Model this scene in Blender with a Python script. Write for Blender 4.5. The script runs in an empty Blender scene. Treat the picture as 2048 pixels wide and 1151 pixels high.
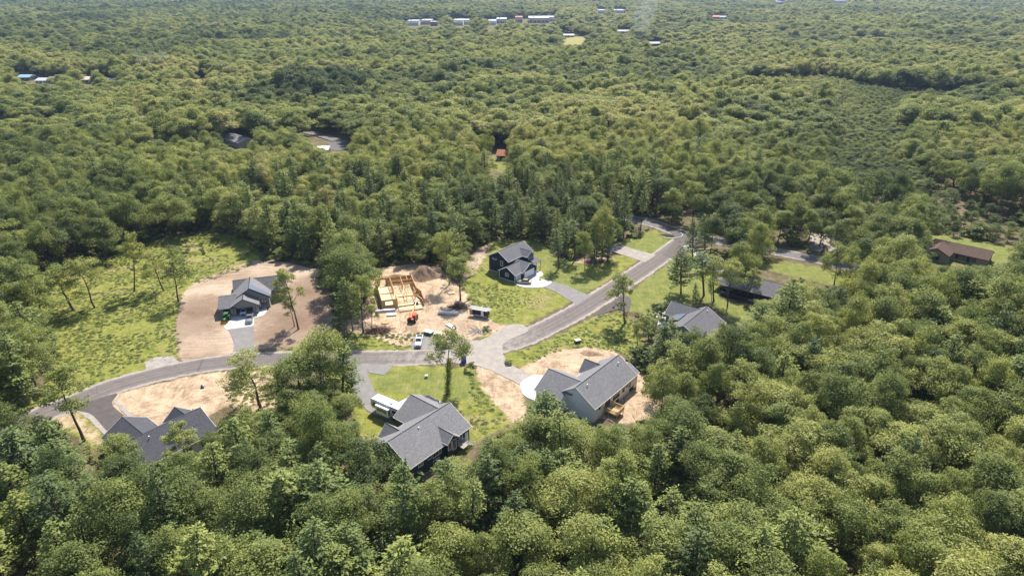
import bpy, bmesh, math, random
import numpy as np
from mathutils import Vector, Matrix
scene = bpy.context.scene
COL = scene.collection
R = math.radians
PI = math.pi
# ------------------------------------------------------------------ camera
CAM_H, F_PX, HOR = 95.0, 1365.0, -45.0
PITCH = math.atan((575.5 - HOR) / F_PX)
CP, SP = math.cos(PITCH), math.sin(PITCH)
cam_data = bpy.data.cameras.new('camera')
cam = bpy.data.objects.new('camera', cam_data); COL.objects.link(cam)
cam.location = (0, 0, CAM_H)
cam.rotation_euler = (PI / 2 - PITCH, 0, 0)
cam_data.sensor_width = 36; cam_data.lens = 36 * F_PX / 2048
cam_data.clip_start = 1; cam_data.clip_end = 40000
scene.camera = cam
# ------------------------------------------------------------------ light
SUN_AZ, SUN_EL = 14.0, 53.0       # azimuth measured from +Y (away from camera) to +X
world = bpy.data.worlds.new('World'); scene.world = world; world.use_nodes = True
nt = world.node_tree; nt.nodes.clear()
sky = nt.nodes.new('ShaderNodeTexSky'); sky.sky_type = 'NISHITA'; sky.sun_disc = False
sky.sun_elevation = R(SUN_EL); sky.sun_rotation = R(SUN_AZ)
sky.air_density = 1.0; sky.dust_density = 1.2; sky.ozone_density = 1.0
bg = nt.nodes.new('ShaderNodeBackground'); bg.inputs[1].default_value = 0.115
wo = nt.nodes.new('ShaderNodeOutputWorld')
nt.links.new(sky.outputs[0], bg.inputs[0]); nt.links.new(bg.outputs[0], wo.inputs[0])
sl = bpy.data.lights.new('sun', 'SUN'); sl.energy = 4.9; sl.angle = R(0.6); sl.color = (1.0, 0.94, 0.84)
sun = bpy.data.objects.new('sun', sl); COL.objects.link(sun)
sv = Vector((math.sin(R(SUN_AZ)) * math.cos(R(SUN_EL)), math.cos(R(SUN_AZ)) * math.cos(R(SUN_EL)), math.sin(R(SUN_EL))))
sun.rotation_euler = sv.to_track_quat('Z', 'Y').to_euler(); sun.location = (50, 200, 300)
vs = scene.view_settings
vs.view_transform = 'Standard'; vs.look = 'None'; vs.gamma = 1; vs.exposure = 0.72; vs.use_curve_mapping = False
cy = scene.cycles
try:
    cy.max_bounces = 6; cy.diffuse_bounces = 3; cy.glossy_bounces = 2; cy.transmission_bounces = 3
    cy.transparent_max_bounces = 4; cy.volume_bounces = 0
except Exception: pass
# ------------------------------------------------------------------ helpers
def gp(u, v, z=0.0):
    """photo direction -> place on the ground (or height z)"""
    a = (u - 1024) / F_PX; b = (575.5 - v) / F_PX
    dx, dy, dz = a, CP + b * SP, -SP + b * CP
    t = (z - CAM_H) / dz
    return (dx * t, dy * t)
def pj(x, y, z):
    Z = z - CAM_H; d = y * CP - Z * SP; up = y * SP + Z * CP
    return 1024 + F_PX * x / d, 575.5 - F_PX * up / d
def link(o, parent=None):
    COL.objects.link(o)
    if parent is not None: o.parent = parent
    return o
def tag(o, label=None, cat=None, group=None, kind=None):
    if label: o['label'] = label
    if cat: o['category'] = cat
    if group: o['group'] = group
    if kind: o['kind'] = kind
    return o
def empty(name, loc=(0, 0, 0), rz=0.0, label=None, cat=None, group=None):
    o = bpy.data.objects.new(name, None); o.empty_display_size = 0.5
    COL.objects.link(o); o.location = loc; o.rotation_euler = (0, 0, rz)
    return tag(o, label, cat, group)
class MB:
    def __init__(s): s.v = []; s.f = []; s.m = []
    def add(s, vs_, fs, m=0):
        n = len(s.v); s.v += [tuple(p) for p in vs_]
        for f in fs: s.f.append(tuple(i + n for i in f)); s.m.append(m)
        return s
    def box(s, x0, x1, y0, y1, z0, z1, m=0, M=None):
        p = [(x0,y0,z0),(x1,y0,z0),(x1,y1,z0),(x0,y1,z0),(x0,y0,z1),(x1,y0,z1),(x1,y1,z1),(x0,y1,z1)]
        if M is not None: p = [M @ Vector(q) for q in p]
        return s.add(p, [(3,2,1,0),(4,5,6,7),(0,1,5,4),(1,2,6,5),(2,3,7,6),(3,0,4,7)], m)
    def bar(s, a, b, w, h=None, m=0):
        a = Vector(a); b = Vector(b); h = h or w; d = b - a; L = d.length
        if L < 1e-6: return s
        q = d.to_track_quat('Z', 'Y').to_matrix().to_4x4()
        return s.box(-w/2, w/2, -h/2, h/2, 0, L, m, Matrix.Translation(a) @ q)
    def cyl(s, c, r, h, n=12, axis='z', m=0, r2=None):
        r2 = r if r2 is None else r2; P = []
        for k, (rr, t) in enumerate(((r, 0), (r2, h))):
            for i in range(n):
                a = 2*PI*i/n; x, y = rr*math.cos(a), rr*math.sin(a)
                q = {'z': (x, y, t), 'x': (t, x, y), 'y': (y, t, x)}[axis]
                P.append((c[0]+q[0], c[1]+q[1], c[2]+q[2]))
        F = [(i, (i+1) % n, n+(i+1) % n, n+i) for i in range(n)] + [tuple(range(n-1, -1, -1)), tuple(range(n, 2*n))]
        return s.add(P, F, m)
    def prism(s, poly, z0, z1, m=0):
        n = len(poly); ar = sum(poly[i][0]*poly[(i+1) % n][1]-poly[(i+1) % n][0]*poly[i][1] for i in range(n))
        if ar < 0: poly = poly[::-1]
        P = [(x, y, z0) for x, y in poly] + [(x, y, z1) for x, y in poly]
        return s.add(P, [(i, (i+1) % n, n+(i+1) % n, n+i) for i in range(n)] + [tuple(range(n-1, -1, -1)), tuple(range(n, 2*n))], m)
    def tube(s, pts, rad, n=7, m=0):
        P = []; rings = len(pts)
        for k, p in enumerate(pts):
            p = Vector(p); a = Vector(pts[max(0, k-1)]); b = Vector(pts[min(rings-1, k+1)])
            q = (b - a).to_track_quat('Z', 'Y'); r = rad[k]
            for i in range(n):
                t = 2*PI*i/n; P.append(p + q @ Vector((r*math.cos(t), r*math.sin(t), 0)))
        F = [(k*n+i, k*n+(i+1) % n, (k+1)*n+(i+1) % n, (k+1)*n+i) for k in range(rings-1) for i in range(n)]
        F.append(tuple(range((rings-1)*n, rings*n)))
        return s.add(P, F, m)
    def loft(s, secs, m=0, cap=True):
        n = len(secs[0]); P = [p for q in secs for p in q]
        F = [(k*n+i, k*n+(i+1) % n, (k+1)*n+(i+1) % n, (k+1)*n+i) for k in range(len(secs)-1) for i in range(n)]
        if cap: F += [tuple(range(n-1, -1, -1)), tuple(range((len(secs)-1)*n, len(secs)*n))]
        return s.add(P, F, m)
    def mesh(s, name, mats):
        me = bpy.data.meshes.new(name); me.from_pydata(s.v, [], s.f); me.update()
        for mt in (mats if isinstance(mats, (list, tuple)) else [mats]): me.materials.append(mt)
        if any(s.m): me.polygons.foreach_set('material_index', s.m)
        return me
    def build(s, name, mats, parent=None, recalc=True, smooth=False):
        me = s.mesh(name, mats)
        if recalc:
            bm = bmesh.new(); bm.from_mesh(me); bmesh.ops.recalc_face_normals(bm, faces=bm.faces); bm.to_mesh(me); bm.free()
        if smooth:
            me.polygons.foreach_set('use_smooth', [True]*len(me.polygons))
        return link(bpy.data.objects.new(name, me), parent)
def in_poly(px, py, poly):
    px = np.asarray(px, float); py = np.asarray(py, float); ins = np.zeros(px.shape, bool)
    n = len(poly)
    for i in range(n):
        x0, y0 = poly[i]; x1, y1 = poly[(i+1) % n]
        if y0 == y1: continue
        c = ((y0 > py) != (y1 > py)) & (px < (x1-x0)*(py-y0)/(y1-y0)+x0)
        ins ^= c
    return ins
def poly_dist(px, py, poly):
    d = np.full(np.shape(px), 1e9); n = len(poly)
    for i in range(n):
        x0, y0 = poly[i]; x1, y1 = poly[(i+1) % n]; dx, dy = x1-x0, y1-y0
        L = dx*dx+dy*dy + 1e-9
        t = np.clip(((px-x0)*dx+(py-y0)*dy)/L, 0, 1)
        d = np.minimum(d, np.hypot(px-x0-t*dx, py-y0-t*dy))
    return d
def smooth_line(pts, n=8):
    out = []; P = [pts[0]] + list(pts) + [pts[-1]]
    for i in range(1, len(P)-2):
        p0, p1, p2, p3 = P[i-1], P[i], P[i+1], P[i+2]
        for k in range(n):
            t = k/n
            out.append(tuple(0.5*((2*p1[j])+(-p0[j]+p2[j])*t+(2*p0[j]-5*p1[j]+4*p2[j]-p3[j])*t*t+(-p0[j]+3*p1[j]-3*p2[j]+p3[j])*t**3) for j in range(2)))
    out.append(tuple(pts[-1])); return out
# ------------------------------------------------------------------ materials
class NT:
    def __init__(s, name):
        s.m = bpy.data.materials.new(name); s.m.use_nodes = True; s.t = s.m.node_tree; s.t.nodes.clear()
        s.out = s.n('ShaderNodeOutputMaterial')
    def n(s, typ, **kw):
        nd = s.t.nodes.new(typ)
        for k, v in kw.items(): setattr(nd, k, v)
        return nd
    def set(s, sock, v):
        if isinstance(v, bpy.types.NodeSocket): s.t.links.new(v, sock)
        elif v is not None:
            try: sock.default_value = v
            except Exception: sock.default_value = (*v, 1) if len(v) == 3 else v
    def math(s, op, a, b=None, c=None, clamp=False):
        nd = s.n('ShaderNodeMath', operation=op, use_clamp=clamp)
        for i, q in enumerate((a, b, c)):
            if q is not None: s.set(nd.inputs[i], q)
        return nd.outputs[0]
    def mix(s, f, a, b, mode='MIX'):
        nd = s.n('ShaderNodeMix', data_type='RGBA', blend_type=mode)
        s.set(nd.inputs[0], f)
        s.set(nd.inputs[6], (*a, 1) if isinstance(a, tuple) and len(a) == 3 else a)
        s.set(nd.inputs[7], (*b, 1) if isinstance(b, tuple) and len(b) == 3 else b)
        return nd.outputs[2]
    def noise(s, vec, scale, detail=3, rough=0.5, dist=0.0, color=False):
        nd = s.n('ShaderNodeTexNoise'); s.set(nd.inputs['Vector'], vec); nd.inputs['Scale'].default_value = scale
        nd.inputs['Detail'].default_value = detail; nd.inputs['Roughness'].default_value = rough; nd.inputs['Distortion'].default_value = dist
        return nd.outputs[1 if color else 0]
    def ramp(s, f, stops, interp='LINEAR'):
        nd = s.n('ShaderNodeValToRGB'); s.set(nd.inputs[0], f); cr = nd.color_ramp; cr.interpolation = interp
        while len(cr.elements) < len(stops): cr.elements.new(0.5)
        for e, (p, c) in zip(cr.elements, stops):
            e.position = p; e.color = (*c, 1) if not isinstance(c, (int, float)) else (c, c, c, 1)
        return nd.outputs[0]
    def sstep(s, f, a, b):
        nd = s.n('ShaderNodeMapRange', interpolation_type='SMOOTHSTEP'); s.set(nd.inputs[0], f)
        s.set(nd.inputs[1], a); s.set(nd.inputs[2], b); return nd.outputs[0]
    def pos(s): return s.n('ShaderNodeNewGeometry').outputs['Position']
    def obj(s): return s.n('ShaderNodeTexCoord').outputs['Object']
    def uv(s): return s.n('ShaderNodeTexCoord').outputs['UV']
    def mapping(s, vec, scale=(1, 1, 1), rot=(0, 0, 0), loc=(0, 0, 0)):
        nd = s.n('ShaderNodeMapping'); s.set(nd.inputs[0], vec)
        nd.inputs['Scale'].default_value = scale; nd.inputs['Rotation'].default_value = rot; nd.inputs['Location'].default_value = loc
        return nd.outputs[0]
    def principled(s, color, rough=0.8, metal=0.0, bump=None, bstr=0.3, bdist=0.05, spec=0.3):
        b = s.n('ShaderNodeBsdfPrincipled'); s.set(b.inputs['Base Color'], (*color, 1) if isinstance(color, tuple) and len(color) == 3 else color)
        s.set(b.inputs['Roughness'], rough); s.set(b.inputs['Metallic'], metal); b.inputs['Specular IOR Level'].default_value = spec
        if bump is not None:
            bn = s.n('ShaderNodeBump'); s.set(bn.inputs['Height'], bump); bn.inputs['Strength'].default_value = bstr; bn.inputs['Distance'].default_value = bdist
            s.t.links.new(bn.outputs[0], b.inputs['Normal'])
        s.t.links.new(b.outputs[0], s.out.inputs[0]); return b
def m_plain(name, c, rough=0.6, metal=0.0, var=0.12, scale=1.5, spec=0.4):
    k = NT(name); nz = k.noise(k.obj(), scale, 4, 0.6)
    col = k.mix(nz, tuple(x*(1-var) for x in c), tuple(min(1, x*(1+var)) for x in c))
    k.principled(col, rough, metal, spec=spec); return k.m
def m_siding(name, c, pitch=0.2, vertical=False):
    k = NT(name); o = k.obj()
    sx = k.n('ShaderNodeSeparateXYZ'); k.set(sx.inputs[0], o)
    z = sx.outputs[2] if not vertical else k.math('ADD', sx.outputs[0], sx.outputs[1])
    saw = k.math('FRACT', k.math('DIVIDE', z, pitch))
    groove = k.sstep(saw, 0.0, 0.14)
    nz = k.noise(o, 0.8, 4, 0.6)
    col = k.mix(nz, tuple(x*0.88 for x in c), tuple(min(1, x*1.08) for x in c))
    k.principled(col, 0.6, bump=groove, bstr=0.6, bdist=0.02); return k.m
def m_shingle(name, c):
    k = NT(name); o = k.obj()
    vo = k.n('ShaderNodeTexVoronoi'); k.set(vo.inputs['Vector'], k.mapping(o, (2.6, 2.6, 7))); vo.inputs['Scale'].default_value = 1.3
    sp = k.n('ShaderNodeSeparateColor'); k.set(sp.inputs[0], vo.outputs['Color'])
    big = k.noise(o, 0.25, 3, 0.6)
    fine = k.noise(o, 3.4, 3, 0.8)
    f = k.math('ADD', k.math('MULTIPLY', sp.outputs[0], 0.34), k.math('ADD', k.math('MULTIPLY', big, 0.20), k.math('MULTIPLY', fine, 0.55)))
    col = k.ramp(f, [(0.15, tuple(x*0.62 for x in c)), (0.55, c), (0.95, tuple(x*1.45 for x in c))])
    sx = k.n('ShaderNodeSeparateXYZ'); k.set(sx.inputs[0], o)
    saw = k.math('FRACT', k.math('DIVIDE', sx.outputs[2], 0.075))
    k.principled(col, 0.92, bump=k.math('ADD', saw, k.math('MULTIPLY', sp.outputs[0], 0.6)), bstr=0.35, bdist=0.012, spec=0.15); return k.m
M = {}
M['shingle_mid'] = m_shingle('shingle_mid', (0.150, 0.145, 0.155))
M['shingle_grey'] = m_shingle('shingle_grey', (0.200, 0.196, 0.202))
M['shingle_dark'] = m_shingle('shingle_dark', (0.080, 0.080, 0.094))
M['shingle_brown'] = m_shingle('shingle_brown', (0.115, 0.078, 0.060))
M['shingle_rust'] = m_shingle('shingle_rust', (0.30, 0.135, 0.075))
M['ridge_dark'] = m_plain('ridge_dark', (0.045, 0.045, 0.05), 0.9)
M['side_white'] = m_siding('siding_white', (0.86, 0.86, 0.86), 0.4, True)
M['side_navy'] = m_siding('siding_navy', (0.016, 0.026, 0.058))
M['side_slate'] = m_siding('siding_slate', (0.035, 0.045, 0.065))
M['side_grey'] = m_siding('siding_grey', (0.23, 0.23, 0.245))
M['side_black'] = m_siding('siding_black', (0.014, 0.015, 0.018))
M['side_tan'] = m_siding('siding_tan', (0.36, 0.29, 0.22))
M['trim'] = m_plain('white_trim', (0.78, 0.78, 0.78), 0.5, var=0.04)
M['trim_dark'] = m_plain('dark_trim', (0.03, 0.03, 0.035), 0.5)
M['door_white'] = m_plain('white_door_paint', (0.74, 0.75, 0.76), 0.5, var=0.04)
M['metal_roof'] = m_plain('blue_metal_roof', (0.10, 0.125, 0.17), 0.45, 0.3, var=0.05)
M['glass'] = m_plain('window_glass', (0.015, 0.02, 0.026), 0.06, 0.0, var=0.2, spec=0.9)
M['lumber'] = m_plain('fresh_lumber', (0.60, 0.39, 0.19), 0.8, var=0.25, scale=2)
M['osb'] = m_plain('osb_board', (0.50, 0.32, 0.16), 0.85, var=0.22, scale=5)
M['subfloor'] = m_plain('osb_subfloor', (0.62, 0.50, 0.33), 0.85, var=0.2, scale=1.2)
M['deckwood'] = m_plain('deck_wood', (0.50, 0.36, 0.18), 0.75, var=0.15, scale=3)
M['foundation'] = m_plain('foundation_concrete', (0.42, 0.41, 0.40), 0.9)
M['wrap'] = m_plain('white_wrap', (0.78, 0.77, 0.74), 0.6, var=0.08)
M['white_paint'] = m_plain('white_car_paint', (0.80, 0.81, 0.82), 0.22, 0.0, var=0.02, spec=0.6)
M['silver_paint'] = m_plain('silver_car_paint', (0.36, 0.37, 0.39), 0.28, 0.6, var=0.03, spec=0.6)
M['gold_paint'] = m_plain('gold_car_paint', (0.44, 0.36, 0.25), 0.28, 0.4, var=0.03, spec=0.6)
M['dark_paint'] = m_plain('dark_car_paint', (0.05, 0.065, 0.085), 0.2, 0.3, var=0.03, spec=0.6)
M['black'] = m_plain('black_plastic', (0.012, 0.012, 0.013), 0.6)
M['blackmetal'] = m_plain('black_trailer_skin', (0.02, 0.02, 0.022), 0.35, 0.2)
M['rubber'] = m_plain('tyre_rubber', (0.018, 0.018, 0.018), 0.9)
M['chrome'] = m_plain('alloy', (0.55, 0.55, 0.56), 0.35, 0.9)
M['lamp_white'] = m_plain('headlight_glass', (0.75, 0.78, 0.8), 0.1, spec=0.8)
M['lamp_red'] = m_plain('tail_light_glass', (0.4, 0.01, 0.01), 0.2)
M['red'] = m_plain('red_machine_paint', (0.52, 0.055, 0.02), 0.45)
M['green'] = m_plain('green_machine_paint', (0.03, 0.14, 0.035), 0.45)
M['yellow'] = m_plain('yellow_machine_paint', (0.62, 0.30, 0.03), 0.45)
M['green_box'] = m_plain('green_sheet', (0.03, 0.13, 0.05), 0.6)
M['util_green'] = m_plain('utility_green', (0.03, 0.075, 0.05), 0.5)
M['blue_loo'] = m_plain('blue_plastic', (0.015, 0.06, 0.36), 0.5)
M['rv_stripe'] = m_plain('rv_stripe', (0.16, 0.15, 0.14), 0.5)
M['rv_white'] = m_plain('rv_skin', (0.80, 0.80, 0.78), 0.4, var=0.03)
M['twig'] = m_plain('dead_branches', (0.12, 0.075, 0.055), 0.95, var=0.4)
M['stone'] = m_plain('grey_stone', (0.36, 0.34, 0.31), 0.9, var=0.3)
M['steel'] = m_plain('galvanised_steel', (0.42, 0.44, 0.46), 0.5, 0.3)
M['grey_wood'] = m_plain('weathered_wood', (0.33, 0.29, 0.25), 0.9, var=0.3)
def m_soil(name, a, b, scale=1.2):
    k = NT(name); p = k.pos(); n1 = k.noise(p, scale, 6, 0.7); k.principled(k.mix(k.sstep(n1, 0.3, 0.7), a, b), 0.95, bump=n1, bstr=0.9, bdist=0.4, spec=0.1); return k.m
M['soil'] = m_soil('brown_soil', (0.20, 0.135, 0.095), (0.36, 0.25, 0.17))
M['metal_pale'] = m_plain('pale_metal_roof', (0.55, 0.58, 0.60), 0.5)
M['meadow'] = m_soil('dry_meadow', (0.22, 0.22, 0.07), (0.34, 0.29, 0.12), 0.15)
M['mulch'] = m_soil('dark_mulch', (0.03, 0.022, 0.018), (0.08, 0.06, 0.05), 2.5)
def m_bark():
    k = NT('bark'); o = k.mapping(k.obj(), (3, 3, 0.6)); n1 = k.noise(o, 2.2, 5, 0.7)
    k.principled(k.mix(k.sstep(n1, 0.3, 0.7), (0.055, 0.044, 0.036), (0.17, 0.14, 0.115)), 0.95, bump=n1, bstr=0.6, bdist=0.05, spec=0.1); return k.m
M['bark'] = m_bark()
def m_leaf(name, ramp, trans=0.38, tmul=(1.25, 1.2, 0.55)):
    k = NT(name)
    at = k.n('ShaderNodeAttribute', attribute_type='INSTANCER', attribute_name='tint')
    lv = k.n('ShaderNodeAttribute', attribute_type='GEOMETRY', attribute_name='leafvar')
    rnd = k.n('ShaderNodeObjectInfo').outputs['Random']
    big = k.noise(k.pos(), 0.012, 3, 0.6)
    f = k.math('ADD', at.outputs['Fac'], k.math('MULTIPLY', k.math('SUBTRACT', rnd, 0.5), 0.16))
    f = k.math('ADD', f, k.math('MULTIPLY', k.math('SUBTRACT', big, 0.5), 0.5), clamp=True)
    col = k.ramp(f, ramp)
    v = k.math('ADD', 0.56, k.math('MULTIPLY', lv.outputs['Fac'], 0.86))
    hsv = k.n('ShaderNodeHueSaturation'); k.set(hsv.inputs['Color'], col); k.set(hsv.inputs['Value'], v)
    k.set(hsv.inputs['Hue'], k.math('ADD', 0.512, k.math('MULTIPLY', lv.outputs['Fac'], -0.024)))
    c = hsv.outputs[0]
    d = k.n('ShaderNodeBsdfPrincipled'); k.set(d.inputs['Base Color'], c); d.inputs['Roughness'].default_value = 0.62; d.inputs['Specular IOR Level'].default_value = 0.28
    t = k.n('ShaderNodeBsdfTranslucent'); k.set(t.inputs[0], k.mix(1.0, c, (*tmul, 1), 'MULTIPLY'))
    mx = k.n('ShaderNodeMixShader'); mx.inputs[0].default_value = trans
    k.t.links.new(d.outputs[0], mx.inputs[1]); k.t.links.new(t.outputs[0], mx.inputs[2]); k.t.links.new(mx.outputs[0], k.out.inputs[0])
    return k.m
OAK_RAMP = [(0.0, (0.085, 0.120, 0.036)), (0.3, (0.180, 0.222, 0.062)), (0.6, (0.285, 0.315, 0.092)), (0.85, (0.345, 0.360, 0.112)), (1.0, (0.385, 0.372, 0.145))]
PINE_RAMP = [(0.0, (0.048, 0.080, 0.025)), (0.5, (0.130, 0.176, 0.044)), (1.0, (0.225, 0.255, 0.058))]
M['oak'] = m_leaf('broad_leaves', OAK_RAMP)
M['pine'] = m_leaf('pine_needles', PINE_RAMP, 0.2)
M['weed'] = m_leaf('weed_leaves', [(0.0, (0.07, 0.11, 0.025)), (0.5, (0.17, 0.21, 0.04)), (1.0, (0.30, 0.31, 0.07))], 0.25)
# ------------------------------------------------------------------ layout of the place (ground outlines)
def G(pts): return [gp(u, v) for u, v in pts]
ROAD = G([(-60,905),(20,862),(90,826),(150,803),(215,776),(290,754),(350,740),(430,726),(520,719),(620,717),(700,716),(800,715),(880,711),(950,702),(1000,690),(1050,675),(1130,636),(1195,598),(1250,562),(1310,522),(1362,484),(1372,470)])
XROAD = G([(1180,425),(1250,435),(1310,448),(1360,466),(1420,479),(1500,493),(1600,512),(1680,528),(1760,545)])
A_FIELD = [(30,820),(70,790),(112,735),(104,690),(96,640),(60,610),(70,575),(150,528),(215,520),(240,495),(330,478),(420,465),(500,480),(530,515),(470,545),(390,570),(360,600),(352,650),(362,700),(345,728),(290,740),(215,762),(150,788),(85,812)]
A_DIRT = [(366,585),(395,560),(450,538),(510,520),(545,518),(600,530),(650,540),(662,600),(668,650),(625,680),(600,692),(510,697),(430,714),(362,722),(352,695),(352,640)]
A_SITE = [(738,565),(752,535),(835,525),(880,535),(905,560),(935,590),(940,618),(1000,648),(1040,652),(960,672),(905,690),(860,668),(790,692),(745,672),(690,660),(700,640),(735,600)]
A_SITE_S = [(700,664),(750,670),(860,664),(930,690),(900,697),(800,700),(640,702),(560,700),(600,688),(660,690)]
A_BLAWN = [(935,520),(960,492),(1000,480),(1060,476),(1100,492),(1140,520),(1190,528),(1262,500),(1275,520),(1225,556),(1140,603),(1080,635),(1045,652),(1000,650),(940,622),(935,590),(925,560)]
A_ELAWN = [(1225,500),(1262,470),(1310,460),(1352,478),(1348,492),(1300,512),(1262,500)]
A_SAND_BL = [(215,800),(230,788),(300,770),(380,752),(440,742),(540,738),(560,770),(545,815),(500,822),(455,812),(430,822),(400,835),(320,852),(260,850),(232,820)]
A_SHORE_BL = [(95,835),(150,815),(200,850),(235,905),(215,912),(150,870),(100,850)]
A_RVLAWN = [(640,735),(700,733),(780,728),(945,735),(958,760),(985,800),(1030,840),(1010,852),(950,882),(935,905),(750,905),(712,870),(700,800)]
A_SANDW = [(950,728),(1010,738),(1060,755),(1045,790),(1062,845),(1025,842),(990,805),(962,772)]
A_SANDE = [(1040,735),(1110,700),(1170,692),(1230,700),(1262,728),(1300,760),(1335,795),(1318,835),(1255,845),(1190,835),(1100,800),(1060,760)]
A_GSTRIP = [(990,712),(1060,695),(1130,663),(1190,632),(1240,622),(1275,650),(1290,690),(1265,712),(1230,702),(1170,693),(1110,702),(1042,736)]
A_RLAWN = [(1240,598),(1290,562),(1345,520),(1400,497),(1445,540),(1440,590),(1400,602),(1385,625),(1325,600),(1300,625),(1250,618)]
A_DLAWN = [(1405,575),(1450,600),(1540,628),(1470,650),(1440,620),(1405,603)]
A_XLAWN = [(1520,515),(1600,528),(1700,545),(1700,575),(1600,556),(1500,530)]
A_BROWN = [(1848,468),(1900,470),(2020,490),(2048,500),(2048,520),(1990,528),(1860,530)]
A_ORANGE = [(960,335),(985,322),(1030,322),(1008,345),(965,352)]
A_MROAD = [(585,258),(640,262),(700,274),(722,292),(700,300),(640,300),(645,280)]
A_MHOUSE = [(448,290),(495,278),(505,290),(470,298)]
A_F1 = [(375,170),(400,156),(425,155),(428,172),(410,182)]
A_F2 = [(1105,78),(1180,72),(1200,88),(1120,92)]
# forest openings that show a dark edge: no trees
GAPS = [[(230,330),(330,305),(420,292),(545,288),(600,285),(640,296),(560,302),(430,314),(310,330),(240,345)],
        [(640,62),(900,52),(1100,56),(1102,50),(900,46),(640,56)],
        [(820,70),(1100,78),(1100,72),(820,64)],
        [(800,52),(1110,50),(1110,41),(800,43)],
        [(0,163),(110,172),(320,165),(320,156),(110,158),(0,152)],
        [(940,385),(1040,368),(1045,376),(940,396)],
        [(880,250),(960,318),(985,325),(1000,300),(985,292),(960,295)],
        [(1250,445),(1400,420),(1640,470),(1640,480),(1400,432),(1300,448)],
        [(1600,445),(1690,470),(1690,500),(1620,480)]]
LOWS = [[(1470,165),(1640,162),(1800,190),(1960,198),(1900,225),(1790,228),(1775,280),(1760,330),(1830,395),(1740,405),(1655,350),(1690,280),(1650,222),(1560,208),(1480,196)],
        [(1845,468),(2060,510),(2060,474),(1850,435)],
        [(1630,225),(1800,222),(1815,280),(1805,325),(1880,385),(1960,420),(2060,440),(2060,478),(1850,438),(1780,425),(1690,400),(1630,345),(1655,290)],
        [(0,260),(120,255),(150,262),(60,275),(0,280)]]
CLEARS = [A_FIELD,A_DIRT,A_SITE,A_SITE_S,A_BLAWN,A_ELAWN,A_SAND_BL,A_SHORE_BL,A_RVLAWN,A_SANDW,A_SANDE,A_GSTRIP,A_RLAWN,A_DLAWN,A_XLAWN,A_BROWN,A_ORANGE,A_F1,A_F2,A_MROAD,A_MHOUSE]
# outlines of houses and roads as they are seen (keeps nearer crowns from standing in front of them)
SEEN = [[(436,570),(466,552),(550,548),(560,600),(540,625),(510,630),(508,700),(460,705),(436,640)],
        [(745,545),(830,535),(855,600),(830,640),(760,640)],
        [(972,510),(1045,478),(1085,500),(1095,560),(1148,600),(1010,570)],
        [(1040,770),(1110,712),(1235,706),(1285,745),(1280,800),(1240,835),(1195,828),(1130,815)],
        [(738,785),(770,780),(830,785),(890,800),(945,850),(940,890),(880,895),(760,885),(742,830)],
        [(228,855),(250,830),(300,830),(350,812),(395,815),(405,872),(300,940),(262,922)],
        [(1325,625),(1345,600),(1415,612),(1450,645),(1425,660),(1400,650),(1330,632)],
        [(1432,565),(1450,538),(1562,566),(1556,590),(1505,594),(1440,592)],
        [(1858,480),(1990,490),(1985,520),(1860,522)],
        [(983,298),(1035,300),(1030,322),(985,322)],
        [(455,274),(490,276),(490,290),(455,286)],
        [(88,832),(150,790),(290,742),(430,712),(620,702),(880,700),(1050,655),(1200,570),(1360,470),(1395,488),(1250,590),(1130,660),(990,708),(880,727),(620,732),(430,740),(290,770),(150,822),(92,845)],
        [(140,810),(235,790),(285,850),(215,865)],
        [(1000,700),(1085,750),(1060,800),(930,720)],
        [(1220,485),(1320,512),(1285,524),(1215,498)],
        [(1530,488),(1640,508),(1690,525),(1685,545),(1600,530),(1530,512)], [(620,262),(700,290),(660,305),(610,275)],
        [(1300,440),(1370,448),(1440,472),(1425,492),(1380,488),(1330,465)],
        ]
FARB = [(826,51,22,7),(852,49,20,6),(868,52,14,7),(916,51,20,8),(934,49,12,6),(984,50,16,6),(1003,47,20,6),(1038,45,14,7),(1078,46,40,8),(1098,43,22,6),(1203,27,16,6),(1240,26,22,5),(1560,9,14,5),(1682,6,26,5),(47,160,30,9),(82,166,26,8),(104,167,18,7),(175,167,22,6),(222,171,18,6),(1137,75,26,6),(1247,67,24,6),(1310,92,22,8),(1276,93,14,7),(1432,38,14,6),(1447,38,16,6),(284,243,18,9)]
FARP = [[(u-w/2-7, v-h-1), (u+w/2+7, v-h-1), (u+w/2+7, v+1), (u-w/2-7, v+1)] for (u, v, w, h) in FARB]+[[(385,158),(420,156),(420,170),(410,178),(388,168)],[(1115,78),(1175,74),(1180,86),(1120,88)]]
# ------------------------------------------------------------------ ground: one sheet, fine in the clearing
def ground_axis(a, b, step, far):
    mid = np.arange(a, b+1e-6, step); lo = []; x = a; s = step
    while x > -far: s *= 1.45; x -= s; lo.append(x)
    hi = []; x = mid[-1]; s = step
    while x < far: s *= 1.45; x += s; hi.append(x)
    return np.concatenate([np.array(lo[::-1]), mid, np.array(hi)])
gx = ground_axis(-175, 215, 0.85, 14000); gy = ground_axis(96, 300, 0.85, 16000)
X, Y = np.meshgrid(gx, gy); X = X.ravel(); Y = Y.ravel()
def soft(polys, w=1.6, inset=0.0):
    out = np.zeros(X.shape); near = (X > -190) & (X < 230) & (Y > 80) & (Y < 420)
    xs, ys = X[near], Y[near]; acc = np.zeros(xs.shape)
    for p in polys:
        p = G(p); d = poly_dist(xs, ys, p); sd = np.where(in_poly(xs, ys, p), d, -d)
        acc = np.maximum(acc, np.clip((sd-inset)/(2*w)+0.5, 0, 1))
    out[near] = acc; return out
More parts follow.
